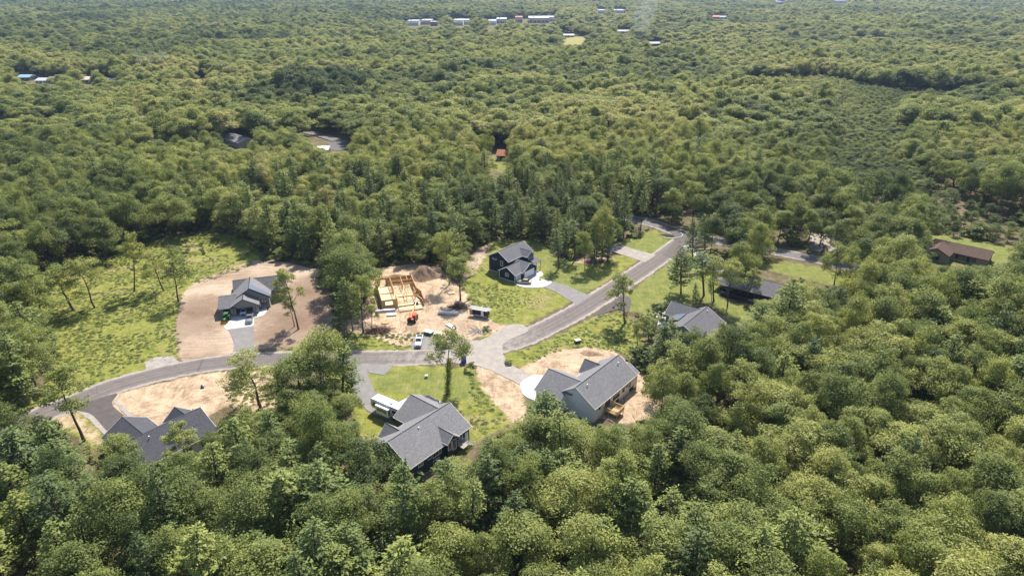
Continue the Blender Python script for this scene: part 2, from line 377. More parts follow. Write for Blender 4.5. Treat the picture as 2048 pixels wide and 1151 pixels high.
m_grass = soft([A_FIELD, A_BLAWN, A_ELAWN, A_RVLAWN, A_GSTRIP, A_RLAWN, A_DLAWN, A_XLAWN, A_BROWN, A_ORANGE, A_SITE_S, A_SHORE_BL, A_MROAD, A_MHOUSE,
                [(440,742),(545,738),(565,775),(545,818),(455,812),(430,790)], [(985,655),(1010,650),(1005,668),(960,675),(945,668)]], 2.0)
m_sand = np.maximum(soft([A_SITE, A_SAND_BL, A_SANDW, A_SANDE], 1.8), 0.55*soft([A_SHORE_BL], 1.5))
m_dirt = soft([A_DIRT, [(835,590),(940,600),(960,668),(880,690),(800,690),(780,672),(880,655)], [(960,492),(935,520),(925,560),(950,545),(985,490)], [(1110,500),(1150,525),(1190,530),(1230,500),(1180,500)], [(1150,700),(1215,705),(1200,730),(1120,712)]], 1.6)
m_lawn = soft([A_ELAWN, A_RLAWN, A_DLAWN, A_XLAWN, A_BROWN, A_ORANGE, [(735,745),(945,742),(955,775),(960,800),(830,790),(760,780)], [(1000,480),(1060,476),(1140,510),(1180,540),(1215,555),(1140,602),(1085,560),(1090,530)]], 2.5)
m_grass = np.maximum(m_grass, 0)
kill = soft([[(455,745),(430,745),(425,770),(450,790)]], 1.5)
# sand wins over grass where lots are bare
m_grass = m_grass*(1-0.85*soft([A_SAND_BL], 3, 1)*(1-soft([[(445,735),(560,735),(570,780),(545,825),(455,815)]], 3)))
rs = np.random.RandomState(4)
def vnoise(x, y, s, seed):
    r = np.random.RandomState(seed); T = r.rand(64, 64); u = x/s; v = y/s
    i = np.floor(u).astype(int); j = np.floor(v).astype(int); fu = u-i; fv = v-j
    fu = fu*fu*(3-2*fu); fv = fv*fv*(3-2*fv)
    a = T[j % 64, i % 64]; b = T[j % 64, (i+1) % 64]; c = T[(j+1) % 64, i % 64]; d = T[(j+1) % 64, (i+1) % 64]
    return (a*(1-fu)+b*fu)*(1-fv)+(c*(1-fu)+d*fu)*fv
Z = -0.35*vnoise(X, Y, 17, 1) - 0.22*vnoise(X, Y, 5, 2) - 0.12*vnoise(X, Y, 2.1, 3) - 0.02
near_road = np.full(X.shape, 1e9)
for line in (ROAD, XROAD): near_road = np.minimum(near_road, poly_dist(X, Y, smooth_line(line, 2)+smooth_line(line, 2)[::-1]))
Z = Z*np.clip((near_road-4)/10, 0.12, 1)*(1-0.82*np.clip(np.maximum.reduce([m_grass, m_sand, m_dirt, m_lawn, soft([A_FIELD, A_SITE_S], 4)])*1.5, 0, 1))
nx, ny = len(gx), len(gy)
me = bpy.data.meshes.new('ground')
me.vertices.add(nx*ny); me.vertices.foreach_set('co', np.stack([X, Y, Z], 1).ravel())
I, J = np.meshgrid(np.arange(nx-1), np.arange(ny-1)); a = (J*nx+I).ravel()
quads = np.stack([a, a+1, a+1+nx, a+nx], 1).astype(np.int32)
me.loops.add(quads.size); me.loops.foreach_set('vertex_index', quads.ravel())
me.polygons.add(len(quads)); me.polygons.foreach_set('loop_start', np.arange(0, quads.size, 4)); me.polygons.foreach_set('loop_total', np.full(len(quads), 4))
me.update(); me.polygons.foreach_set('use_smooth', [True]*len(quads))
ca = me.color_attributes.new('mask', 'FLOAT_COLOR', 'POINT')
ca.data.foreach_set('color', np.stack([m_grass, m_sand, m_dirt, m_lawn], 1).ravel())
def m_ground():
    k = NT('ground_cover'); p = k.pos()
    at = k.n('ShaderNodeAttribute', attribute_type='GEOMETRY', attribute_name='mask')
    sc = k.n('ShaderNodeSeparateColor'); k.set(sc.inputs[0], at.outputs['Color'])
    gr, sa, di, la = sc.outputs[0], sc.outputs[1], sc.outputs[2], at.outputs['Alpha']
    n_f = k.noise(p, 1.6, 5, 0.7); n_m = k.noise(p, 0.35, 5, 0.65); n_l = k.noise(p, 0.07, 4, 0.6); n_x = k.noise(p, 5.0, 3, 0.7)
    # directional streaks of mowing and wheels
    st = k.noise(k.mapping(p, (1.2, 0.12, 1), (0, 0, R(-51))), 1.6, 4, 0.7)
    litter = k.mix(k.sstep(n_m, 0.35, 0.65), (0.11, 0.08, 0.05), (0.21, 0.155, 0.11))
    litter = k.mix(k.sstep(n_f, 0.46, 0.62), litter, (0.10, 0.125, 0.04))
    # beyond the clearing the ground is under closed forest
    field = k.ramp(k.math('ADD', k.math('MULTIPLY', n_m, 0.55), k.math('MULTIPLY', n_f, 0.45)), [(0.34, (0.070, 0.095, 0.024)), (0.44, (0.155, 0.175, 0.036)), (0.55, (0.245, 0.245, 0.060)), (0.66, (0.38, 0.295, 0.145))])
    field = k.mix(k.math('MULTIPLY', k.sstep(n_l, 0.52, 0.68), 0.6), field, (0.33, 0.25, 0.14))
    lawn = k.ramp(k.math('ADD', k.math('MULTIPLY', n_m, 0.6), k.math('MULTIPLY', st, 0.4)), [(0.34, (0.105, 0.135, 0.034)), (0.50, (0.175, 0.195, 0.052)), (0.62, (0.25, 0.235, 0.085)), (0.74, (0.34, 0.27, 0.14))])
    w1 = k.noise(k.mapping(p, (0.9, 0.22, 1), (0, 0, R(28))), 0.9, 5, 0.72, 1.6); w2 = k.noise(k.mapping(p, (0.25, 1.0, 1), (0, 0, R(20))), 0.8, 5, 0.72, 1.8)
    rut = k.mix(k.sstep(n_l, 0.42, 0.58), w1, w2); blot = k.noise(p, 0.13, 5, 0.7, 0.8)
    sand = k.ramp(k.math('ADD', k.math('MULTIPLY', n_m, 0.26), k.math('ADD', k.math('MULTIPLY', rut, 0.42), k.math('MULTIPLY', blot, 0.32))), [(0.38, (0.21, 0.14, 0.09)), (0.45, (0.33, 0.235, 0.155)), (0.53, (0.50, 0.375, 0.255)), (0.64, (0.62, 0.49, 0.345))])
    # wheel-raked brown lot: arcs around the grey house
    sxy = k.n('ShaderNodeSeparateXYZ'); k.set(sxy.inputs[0], k.mapping(p, (1, 1, 1), (0, 0, 0), (88, -192, 0)))
    rad = k.math('SQRT', k.math('ADD', k.math('MULTIPLY', sxy.outputs[0], sxy.outputs[0]), k.math('MULTIPLY', k.math('MULTIPLY', sxy.outputs[1], 1.25), k.math('MULTIPLY', sxy.outputs[1], 1.25))))
    cv = k.n('ShaderNodeCombineXYZ'); k.set(cv.inputs[0], rad); k.set(cv.inputs[1], k.math('MULTIPLY', k.math('ARCTAN2', sxy.outputs[1], sxy.outputs[0]), 1.1))
    arcs = k.noise(cv.outputs[0], 1.1, 4, 0.75, 0.3)
    dirt = k.ramp(k.math('ADD', k.math('MULTIPLY', n_l, 0.50), k.math('ADD', k.math('MULTIPLY', n_f, 0.12), k.math('MULTIPLY', arcs, 0.38))), [(0.36, (0.21, 0.145, 0.100)), (0.46, (0.335, 0.245, 0.175)), (0.56, (0.47, 0.37, 0.275))])
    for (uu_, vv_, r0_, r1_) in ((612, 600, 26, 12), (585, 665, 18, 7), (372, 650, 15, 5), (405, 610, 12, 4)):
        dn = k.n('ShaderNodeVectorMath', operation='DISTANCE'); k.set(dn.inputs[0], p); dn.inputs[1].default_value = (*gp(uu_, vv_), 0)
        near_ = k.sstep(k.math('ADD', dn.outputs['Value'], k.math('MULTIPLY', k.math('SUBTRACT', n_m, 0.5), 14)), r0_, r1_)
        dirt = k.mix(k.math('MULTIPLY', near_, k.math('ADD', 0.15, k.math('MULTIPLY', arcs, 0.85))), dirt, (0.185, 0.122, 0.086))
    def edge(mask, nz, amt=0.75, hard=0.16):
        v = k.math('ADD', mask, k.math('MULTIPLY', k.math('SUBTRACT', nz, 0.5), amt))
        return k.sstep(v, 0.5-hard, 0.5+hard)
    nmix = k.math('ADD', k.math('MULTIPLY', n_m, 0.6), k.math('MULTIPLY', n_f, 0.4))
    c = k.mix(edge(gr, nmix, 1.5), litter, field)
    c = k.mix(k.math('MULTIPLY', edge(la, nmix, 2.0), edge(gr, nmix, 0.8)), c, lawn)
    c = k.mix(edge(di, nmix, 1.2), c, dirt)
    patch = k.math('SUBTRACT', edge(sa, nmix, 1.3), k.math('MULTIPLY', k.math('MULTIPLY', k.sstep(nmix, 0.56, 0.66), gr), 0.9), clamp=True)
    c = k.mix(patch, c, sand)
    c = k.mix(k.math('MULTIPLY', k.math('MULTIPLY', di, sa), k.sstep(n_m, 0.42, 0.6)), c, dirt)
    h = k.math('ADD', n_f, k.math('MULTIPLY', n_x, 0.4))
    k.principled(c, 0.95, bump=h, bstr=0.7, bdist=0.35, spec=0.1); return k.m
me.materials.append(m_ground())
ground = link(bpy.data.objects.new('ground', me)); tag(ground, kind='structure')
# ------------------------------------------------------------------ paved surfaces
def m_asphalt(name, a, b, dust=0.0, streak=True):
    k = NT(name); p = k.pos(); uv = k.uv()
    n1 = k.noise(p, 0.5, 5, 0.65); n2 = k.noise(p, 6, 3, 0.7)
    sx = k.n('ShaderNodeSeparateXYZ'); k.set(sx.inputs[0], uv)
    tr = k.noise(k.mapping(uv, (1.6, 0.02, 1)), 1.0, 3, 0.6)
    f = k.math('ADD', k.math('MULTIPLY', n1, 0.35), k.math('ADD', k.math('MULTIPLY', n2, 0.2), k.math('MULTIPLY', tr, 0.45 if streak else 0.0)))
    if not streak: f = k.math('MULTIPLY', f, 1.7)
    c = k.mix(k.sstep(f, 0.36, 0.64), a, b)
    if streak:
        ux = sx.outputs[0]
        seam = k.math('SUBTRACT', 1.0, k.sstep(k.math('ABSOLUTE', k.math('ADD', ux, k.math('MULTIPLY', k.math('SUBTRACT', n1, 0.5), 0.25))), 0.04, 0.16))
        trk = k.math('SUBTRACT', 1.0, k.sstep(k.math('ABSOLUTE', k.math('SUBTRACT', k.math('ABSOLUTE', ux), 1.75)), 0.15, 0.75))
        crk = k.n('ShaderNodeTexVoronoi', feature='DISTANCE_TO_EDGE'); k.set(crk.inputs['Vector'], k.mapping(p, (1, 1, 1))); crk.inputs['Scale'].default_value = 0.16
        ck = k.math('SUBTRACT', 1.0, k.sstep(crk.outputs[0], 0.004, 0.014))
        dk = k.math('ADD', k.math('MULTIPLY', seam, 0.45), k.math('ADD', k.math('MULTIPLY', trk, 0.22), k.math('MULTIPLY', ck, 0.5)), clamp=True)
        c = k.mix(dk, c, tuple(q*0.55 for q in a))
        edge_ = k.sstep(k.math('ADD', k.math('ABSOLUTE', ux), k.math('MULTIPLY', k.math('SUBTRACT', n1, 0.5), 1.6)), 2.9, 3.5)
        c = k.mix(k.math('MULTIPLY', edge_, 0.55), c, (0.36, 0.31, 0.26))
    if dust:
        # sand tracked out of the building site, round the junction
        vd = k.n('ShaderNodeVectorMath', operation='DISTANCE'); k.set(vd.inputs[0], p); vd.inputs[1].default_value = (*gp(930, 700), 0)
        near = k.sstep(vd.outputs['Value'], 34.0, 5.0)
        nd = k.noise(k.mapping(p, (1, 0.5, 1), (0, 0, R(15))), 0.55, 5, 0.7)
        c = k.mix(k.math('MULTIPLY', k.math('MULTIPLY', near, k.sstep(nd, 0.36, 0.62)), dust), c, (0.33, 0.295, 0.26))
    k.principled(c, 0.9, bump=n2, bstr=0.25, bdist=0.03, spec=0.2); return k.m
M['asphalt'] = m_asphalt('road_asphalt', (0.140, 0.120, 0.112), (0.185, 0.160, 0.150), 0.8)
M['asphalt_old'] = m_asphalt('old_road_asphalt', (0.14, 0.132, 0.13), (0.20, 0.19, 0.185))
M['asphalt_new'] = m_asphalt('new_drive_asphalt', (0.088, 0.076, 0.072), (0.122, 0.106, 0.10), 0, False)
M['asphalt_drive'] = m_asphalt('grey_drive_asphalt', (0.19, 0.18, 0.175), (0.25, 0.235, 0.23), 0.3, False)
M['gravel'] = m_asphalt('gravel', (0.27, 0.24, 0.215), (0.39, 0.35, 0.31), 0.5, False)
def m_concrete():
    k = NT('concrete'); p = k.pos(); n1 = k.noise(p, 0.6, 4, 0.6); n2 = k.noise(p, 5, 3, 0.6)
    c = k.mix(k.math('ADD', k.math('MULTIPLY', n1, 0.6), k.math('MULTIPLY', n2, 0.4)), (0.40, 0.40, 0.385), (0.60, 0.59, 0.575))
    bk = k.n('ShaderNodeTexBrick', offset=0.0); k.set(bk.inputs['Vector'], k.mapping(p, (1, 1, 1), (0, 0, R(-50)))); bk.inputs['Scale'].default_value = 1.0
    bk.inputs['Brick Width'].default_value = 3.0; bk.inputs['Row Height'].default_value = 3.0; bk.inputs['Mortar Size'].default_value = 0.035
    c = k.mix(k.math('MULTIPLY', bk.outputs['Fac'], 0.5), c, (0.18, 0.17, 0.16)); k.principled(c, 0.85, spec=0.2); return k.m
M['concrete'] = m_concrete()
def ribbon(name, line, w, z, mat, wob=0.0, seed=0, kind='structure'):
    line = smooth_line(line, 10); r = random.Random(seed)
    res = [line[0]]
    for q in line[1:]:
        p = res[-1]; L = math.hypot(q[0]-p[0], q[1]-p[1])
        if L > 1.2:
            n = int(L/1.2)+1
            res += [(p[0]+(q[0]-p[0])*t/n, p[1]+(q[1]-p[1])*t/n) for t in range(1, n+1)]
        elif L > 0.5: res.append(q)
    V = []; UVs = []; dist = 0
    cols = 5
    for i, (x, y) in enumerate(res):
        a_ = res[max(0, i-2)]; b_ = res[min(len(res)-1, i+2)]; dx, dy = b_[0]-a_[0], b_[1]-a_[1]; L = math.hypot(dx, dy) or 1
        nxv, nyv = -dy/L, dx/L
        if i: dist += math.hypot(x-res[i-1][0], y-res[i-1][1])
        wl = w/2 + wob*(r.random()-.5); wr = w/2 + wob*(r.random()-.5)
        for j in range(cols):
            t = -wr + (wl+wr)*j/(cols-1); V.append((x+nxv*t, y+nyv*t, z)); UVs.append((t, dist))
    F = [(i*cols+j, i*cols+j+1, (i+1)*cols+j+1, (i+1)*cols+j) for i in range(len(res)-1) for j in range(cols-1)]
    me = bpy.data.meshes.new(name); me.from_pydata(V, [], [f[::-1] for f in F]); me.update()
    uvl = me.uv_layers.new(name='UVMap'); vi = np.zeros(len(me.loops), np.int32); me.loops.foreach_get('vertex_index', vi)
    uvl.data.foreach_set('uv', np.array(UVs)[vi].ravel()); me.materials.append(mat)
    bm = bmesh.new(); bm.from_mesh(me); bm.normal_update(); bm.faces.ensure_lookup_table()
    if bm.faces[0].normal.z < 0: bmesh.ops.reverse_faces(bm, faces=bm.faces)
    bm.to_mesh(me); bm.free()
    o = link(bpy.data.objects.new(name, me)); 
    if kind: o['kind'] = kind
    return o
def sheet(name, pts, z, mat, world_pts=False, wob=0.0, smooth=0, seed=1, thick=0.0):
    P = pts if world_pts else G(pts)
    if smooth: P = smooth_line(P+[P[0]], smooth)[:-1]
    if wob:
        r = random.Random(seed); Q = []
        for i in range(len(P)):
            a_, b_ = P[i], P[(i+1) % len(P)]; L = math.hypot(b_[0]-a_[0], b_[1]-a_[1]); n = max(1, int(L/0.8))
            for t in range(n): Q.append((a_[0]+(b_[0]-a_[0])*t/n+(r.random()-.5)*wob, a_[1]+(b_[1]-a_[1])*t/n+(r.random()-.5)*wob))
        P = Q
    mb = MB().prism(P, z-0.25, z); o = mb.build(name, mat); o['kind'] = 'structure'; return o
ribbon('road_shoulder', ROAD, 8.7, 0.010, M['gravel'], 0.7, 1)
ribbon('road', ROAD, 6.9, 0.030, M['asphalt'], 0.06, 2)
ribbon('cross_road_shoulder', XROAD, 7.9, 0.014, M['gravel'], 0.6, 3)
ribbon('cross_road', XROAD, 6.3, 0.036, M['asphalt_old'], 0.1, 4)
sheet('junction_apron', [(1340,462),(1300,440),(1330,448),(1400,474),(1420,482),(1392,490),(1352,520),(1325,510),(1350,482)], 0.042, M['asphalt'])
ribbon('driveway', G([(925,703),(975,722),(1030,748),(1078,772)]), 5.6, 0.046, M['gravel'], 0.25, 5)
sheet('gravel_apron', [(870,698),(905,672),(960,680),(1010,652),(1040,648),(1055,662),(1005,690),(1020,745),(990,742),(940,728),(870,722)], 0.050, M['gravel'], wob=0.35, smooth=4)
sheet('pull_in', [(822,697),(828,672),(870,672),(872,698)], 0.040, M['asphalt_drive'], wob=0.2)
ribbon('driveway', G([(716,728),(716,745),(722,768),(736,795),(757,815),(800,835)]), 5.0, 0.044, M['asphalt_drive'], 0.05, 6)
sheet('driveway_apron', [(730,728),(788,728),(780,738),(768,749),(738,745)], 0.048, M['asphalt_drive'], wob=0.15)
sheet('driveway', [(150,812),(232,786),(224,803),(232,818),(285,862),(245,880),(215,862),(186,830),(165,822)], 0.044, M['asphalt_new'], smooth=3)
sheet('gravel_edge', [(224,800),(230,796),(300,862),(285,866)], 0.016, M['gravel'], wob=0.3)
sheet('gravel_edge', [(150,820),(187,826),(222,868),(210,872),(178,838)], 0.017, M['gravel'], wob=0.3)
sheet('driveway', [(466,702),(469,690),(462,668),(453,655),(508,650),(509,702)], 0.044, M['asphalt_drive'])
sheet('concrete_apron', [(447,652),(455,633),(478,632),(500,618),(516,622),(533,611),(534,622),(529,629),(520,633),(508,636),(508,651),(453,659)], 0.052, M['concrete'])
sheet('concrete_apron', [(1030,568),(1046,556),(1072,547),(1070,541),(1083,543),(1086,550),(1078,556),(1104,563),(1086,574),(1060,575),(1042,573)], 0.052, M['concrete'], smooth=3)
sheet('driveway', [(1103,562),(1086,574),(1110,583),(1146,604),(1150,612),(1185,590),(1172,588),(1140,574)], 0.046, M['asphalt_drive'])
sheet('concrete_apron', [(1040,770),(1044,762),(1070,749),(1100,756),(1110,775),(1085,800),(1060,797),(1044,785)], 0.054, M['concrete'], smooth=3)
sheet('concrete_apron', [(798,803),(812,796),(830,800),(838,815),(810,830)], 0.052, M['concrete'])
sheet('side_drive', [(1183,632),(1235,598),(1252,592),(1262,600),(1256,622),(1236,618),(1205,628)], 0.040, M['asphalt_new'], smooth=3)
sheet('driveway', [(1170,470),(1232,488),(1312,510),(1290,524),(1225,503),(1165,488)], 0.042, M['gravel'])
sheet('driveway', [(1376,486),(1390,498),(1420,515),(1452,540),(1438,545),(1395,515),(1366,494)], 0.043, M['concrete'])
sheet('concrete_apron', [(1285,628),(1330,622),(1350,632),(1345,655),(1300,652)], 0.045, M['concrete'])
sheet('gravel_pad', [(292,738),(290,722),(318,712),(346,710),(358,724),(330,732)], 0.020, M['gravel'], wob=0.5)
ribbon('side_road', G([(560,262),(600,262),(640,270),(680,282),(720,290),(790,296)]), 7, 0.03, M['asphalt_old'], 0.2, 9)
sheet('turning_circle', [(655,286),(690,281),(712,290),(695,300),(660,299)], 0.037, M['asphalt_old'], smooth=3)
sheet('sandy_track', [(1620,465),(1680,470),(1690,490),(1655,505),(1620,500)], 0.02, M['gravel'], wob=0.6)
for kpts, zz in ((A_F1, 0.03), (A_F2, 0.03)):
    pass
# ------------------------------------------------------------------ tree shapes
def cards_mesh(name, C, N, T, W, L, var, mat):
    """leaf clumps: one small kinked quad each.  C centre, N normal, T long axis, W/L half sizes"""
    n = len(C); N = N/np.linalg.norm(N, axis=1, keepdims=True)
    T = T - N*np.sum(T*N, 1, keepdims=True); T /= (np.linalg.norm(T, axis=1, keepdims=True)+1e-9); B = np.cross(N, T)
    W = W[:, None]; L = L[:, None]
    v0 = C - T*L; v1 = C + B*W - N*W*0.3; v2 = C + T*L; v3 = C - B*W - N*W*0.3
    V = np.stack([v0, v1, v2, v3], 1).reshape(-1, 3)
    me = bpy.data.meshes.new(name); me.vertices.add(4*n); me.vertices.foreach_set('co', V.ravel())
    me.loops.add(4*n); me.loops.foreach_set('vertex_index', np.arange(4*n, dtype=np.int32))
    me.polygons.add(n); me.polygons.foreach_set('loop_start', np.arange(0, 4*n, 4, dtype=np.int32)); me.polygons.foreach_set('loop_total', np.full(n, 4, np.int32))
    me.update()
    at = me.attributes.new('leafvar', 'FLOAT', 'FACE'); at.data.foreach_set('value', np.clip(var, 0, 1).astype(np.float32))
    me.materials.append(mat); return me
def unit(a): return a/(np.linalg.norm(a, axis=-1, keepdims=True)+1e-9)
def oak_shapes(seed, h=18.0, cr=5.0, cb=5.5, nl=9, per=60, card=0.22, lr=0.46, top=1.0, nsub=8, ivy=0):
    """crown = lobes, lobes = leafy tufts; uneven in plan and height"""
    r = np.random.RandomState(seed); cc = h-cb; cl = []; rcl = []; ctr = np.array([0, 0, cb+cc*0.35]); ph = r.rand()*6.28
    for k in range(nl):
        t = (k+0.6)/nl                                  # low lobes far out, high ones near the stem
        a = ph+k*2.4+r.randn()*0.3; rad = cr*(1.0-t**1.7)*(0.52+0.30*r.rand()) if k < nl-1 else cr*0.15*r.rand()
        z = cb+cc*(0.14+0.70*t**0.8)+r.randn()*cc*0.05; R_ = cr*lr*(0.72+0.5*r.rand())*(1-0.18*t)
        c = np.array([rad*math.cos(a), rad*math.sin(a), min(z, h-R_*0.75)])
        m = int(nsub*(R_/(cr*lr))**1.5)+2; e = unit(r.randn(m*3, 3)); e = e[e[:, 2] > -0.45][:m]
        for q in e:
            cl.append(c+q*R_*np.array([1, 1, 0.80])*(0.45+0.5*r.rand())); rcl.append(R_*(0.34+0.24*r.rand()))
    cl = np.array(cl); rcl = np.array(rcl)
    Cs, Ns, Vs = [], [], []
    for c, q in zip(cl, rcl):
        m = int(per*(q/(cr*0.20))**1.6); e = unit(r.randn(m*2, 3)); out = unit(c-ctr)
        w = e @ out*0.7+0.6*e[:, 2]; e = e[w > -0.5-0.4*r.rand(len(e))][:m]
        rr = q*(0.35+0.85*r.rand(len(e))**0.7)
        P = c+e*rr[:, None]*np.array([1, 1, 0.75]); Cs.append(P)
        Ns.append(e*0.6+out*0.15+np.array([0, 0, 0.6])+0.45*r.randn(len(e), 3)); Vs.append(0.5+0.15*r.randn()+0.17*r.randn(len(e)))
    if ivy:
        zi = r.rand(ivy)*cb*1.25+.4; ai = r.rand(ivy)*6.28; ri = 0.35+0.75*r.rand(ivy)**2; Cs.append(np.stack([ri*np.cos(ai), ri*np.sin(ai), zi], 1)); Ns.append(np.stack([np.cos(ai), np.sin(ai), .5+0*ai], 1)+.4*r.randn(ivy, 3)); Vs.append(.35+.2*r.randn(ivy))
    C = np.concatenate(Cs); N = np.concatenate(Ns); V = np.concatenate(Vs)
    s = card*(0.65+0.7*r.rand(len(C)))
    crown = cards_mesh('oak_crown', C, N, r.randn(len(C), 3), s*0.75, s, V, M['oak'])
    # trunk and limbs
    mb = MB(); rr_ = random.Random(seed); bend = [(0, 0, -0.3)]; x = y = 0
    top = h*0.80; nseg = 6
    for i in range(1, nseg+1):
        x += rr_.uniform(-.22, .22); y += rr_.uniform(-.22, .22); bend.append((x, y, top*i/nseg))
    r0 = 0.0135*h
    mb.tube(bend, [r0*1.25]+[r0*(1-0.8*i/nseg) for i in range(1, nseg+1)], 7)
    idx = r.permutation(len(cl))[:12]
    for j in idx:
        b = Vector(cl[j]); hd = math.hypot(b.x, b.y); za = min(max(h*0.22, b.z-0.75*hd-0.6), top*0.96)
        k = min(nseg-1, int(za/top*nseg)); f_ = za/top*nseg-k; a = Vector(bend[k]).lerp(Vector(bend[k+1]), f_)
        mid = a.lerp(b, 0.5)+Vector((rr_.uniform(-.3, .3), rr_.uniform(-.3, .3), -0.12*(b-a).length)); q_ = max(.35, 1-za/h); mb.tube([a, mid, b], [r0*0.45*q_, r0*0.26*q_, r0*0.07], 5)
    trunk = mb.mesh('oak_trunk', M['bark']); return crown, trunk, len(C)
def pine_shapes(seed, h=19.0, cr=3.8, cb=4.5, wh=0.8, per=15, card=0.22, irr=0.35, power=0.75):
    r = np.random.RandomState(seed); z = cb; Cs, Ns, Ts, Vs = [], [], [], []; mb = MB(); rr_ = random.Random(seed)
    while z < h-0.3:
        t = (z-cb)/(h-cb); L0 = cr*((1-t)**power*0.96+0.04)*(0.55+0.45*min(1, t*5+0.35)); nb = r.randint(4, 7) if t < 0.85 else 4
        ph = r.rand()*6.28
        for b in range(nb):
            a = ph+6.283*b/nb+r.randn()*0.25; L = max(0.35, L0*(1+irr*r.randn()*0.6)); up = 0.10+0.45*t+0.08*r.randn()
            dv = np.array([math.cos(a), math.sin(a), 0.0])
            m = max(5, int(per*L/2.2)); s = (0.22+0.78*r.rand(m)**0.75)*L
            wid = 0.10*L+0.16*s*(1.05-s/L*0.4)+0.12
            side = np.array([-dv[1], dv[0], 0.0])
            off = r.randn(m)*wid*0.7
            P = dv*s[:, None]+side*off[:, None]; P[:, 2] += z+up*s+0.10*s*s/L*0.6+r.randn(m)*0.12; Cs.append(P)
            Ns.append(np.array([0, 0, 1.0])+0.25*dv+0.50*r.randn(m, 3)); Ts.append(dv*1.0+side*np.sign(off)[:, None]*0.7+0.3*r.randn(m, 3)+np.array([0, 0, 0.35]))
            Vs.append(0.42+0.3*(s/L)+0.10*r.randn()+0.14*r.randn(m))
            if b % 2 == 0 and L > 1: mb.bar((0, 0, z), tuple(dv*L*0.8+np.array([0, 0, z+up*L*0.8])), 0.07)
        z += wh*(0.75+0.5*r.rand())
    C = np.concatenate(Cs); n = len(C); s = card*(0.7+0.6*r.rand(n))
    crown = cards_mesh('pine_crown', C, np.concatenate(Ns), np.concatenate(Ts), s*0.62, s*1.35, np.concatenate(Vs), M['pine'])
    r0 = 0.0125*h+0.03
    mb.tube([(0, 0, -0.3), (rr_.uniform(-.1, .1), 0, h*0.35), (rr_.uniform(-.12, .12), rr_.uniform(-.1, .1), h*0.7), (0, 0, h*0.985)], [r0*1.2, r0, r0*0.6, 0.03], 7)
    return crown, mb.mesh('pine_trunk', M['bark']), n
# kinds: dense wood oaks, tall lone oaks with bare stems, conical pines, thin pines
OAKS = [oak_shapes(s, h=17.0+0.8*(s % 4), cr=5.6+0.35*(s % 4), cb=2.6+0.9*(s % 3), nl=9+(s % 3), per=84, card=0.165) if s % 2 else oak_shapes(s, h=17.0+0.8*(s % 4), cr=5.0+0.3*(s % 4), cb=4.2+0.9*(s % 3), nl=7+(s % 4), per=84, card=0.165, lr=0.58, nsub=10) for s in range(1, 13)]
FAR = [oak_shapes(110+s, h=18.0, cr=5.4, cb=5.0+(s % 3), nl=5+(s % 2), per=52, card=0.27, lr=0.74, nsub=11) for s in range(6)]
LONE = [oak_shapes(20+s, h=19, cr=4.3+0.5*(s % 3), cb=6.5-1.0*(s % 3), nl=9, per=66, card=0.155, lr=0.44) for s in range(6)]+[oak_shapes(36, h=19, cr=5.4, cb=7.5, nl=11, per=70, card=0.155, lr=0.46, ivy=1500)]
PINES = [pine_shapes(40+s, h=19, cr=4.0+0.35*(s % 3), cb=3.0+0.9*(s % 3), per=22) for s in range(5)]
THIN = [pine_shapes(60+s, h=20, cr=2.7, cb=8.0+s, per=16, irr=0.5, power=0.45) for s in range(3)]
BUSH = [oak_shapes(80+s, h=2.2, cr=1.3, cb=0.1, nl=5, nsub=4, per=20, card=0.13, lr=.5) for s in range(3)]
WEEDS = []
for s_ in range(3):
    r_ = np.random.RandomState(90+s_); m_ = 70; a_ = r_.rand(m_)*6.28; q_ = np.sqrt(r_.rand(m_)); Pw = np.stack([q_*np.cos(a_), q_*np.sin(a_)*.8, .16+.16*(1-q_)*r_.rand(m_)], 1)
    cwm = cards_mesh('weed_leaves', Pw, r_.randn(m_, 3)*.5+np.array([0, 0, 1.0]), r_.randn(m_, 3), np.full(m_, .12), .2+.1*r_.rand(m_), r_.rand(m_), M['weed']); WEEDS.append((cwm, MB().tube([(0, 0, -.2), (0, 0, .2)], [.03, .01], 4).mesh('weed_stem', M['weed']), m_))
KINDS = {'weed': WEEDS, 'far': FAR, 'oak': OAKS, 'lone': LONE, 'pine': PINES, 'thin': THIN, 'bush': BUSH}
first_of = {}
def plant(kind, var, x, y, sc, hs, rz, tint, tilt=(0, 0), label=None, group=None, cat='tree', z=-0.25):
    nm = {'far': 'oak_tree', 'oak': 'oak_tree', 'lone': 'oak_tree', 'pine': 'pine_tree', 'thin': 'pine_tree', 'bush': 'shrub', 'weed': 'weed_clump'}[kind]
    cm, tm, _ = KINDS[kind][var % len(KINDS[kind])]
    o = bpy.data.objects.new(nm, None); COL.objects.link(o); o.empty_display_size = 0.5
    o.location = (x, y, z); o.rotation_euler = (tilt[0], tilt[1], rz); o.scale = (sc, sc, hs)
    if tilt != (0, 0):
        o.rotation_euler = (Matrix.Rotation(tilt[1], 4, 'Y') @ Matrix.Rotation(tilt[0], 4, 'X') @ Matrix.Rotation(rz, 4, 'Z')).to_euler()
    tag(o, label, cat, group)
    c = link(bpy.data.objects.new('crown', cm), o); c['tint'] = float(tint)
    t = link(bpy.data.objects.new('trunk' if kind not in ('bush', 'weed') else 'stem', tm), o)
    first_of.setdefault((kind, var % len(KINDS[kind])), (c, t)); return o
# ------------------------------------------------------------------ lone trees in and round the clearing, where the photograph has them
def tone(t): return 'dark green' if t < .3 else 'mid green' if t < .55 else 'light green' if t < .8 else 'yellow green'
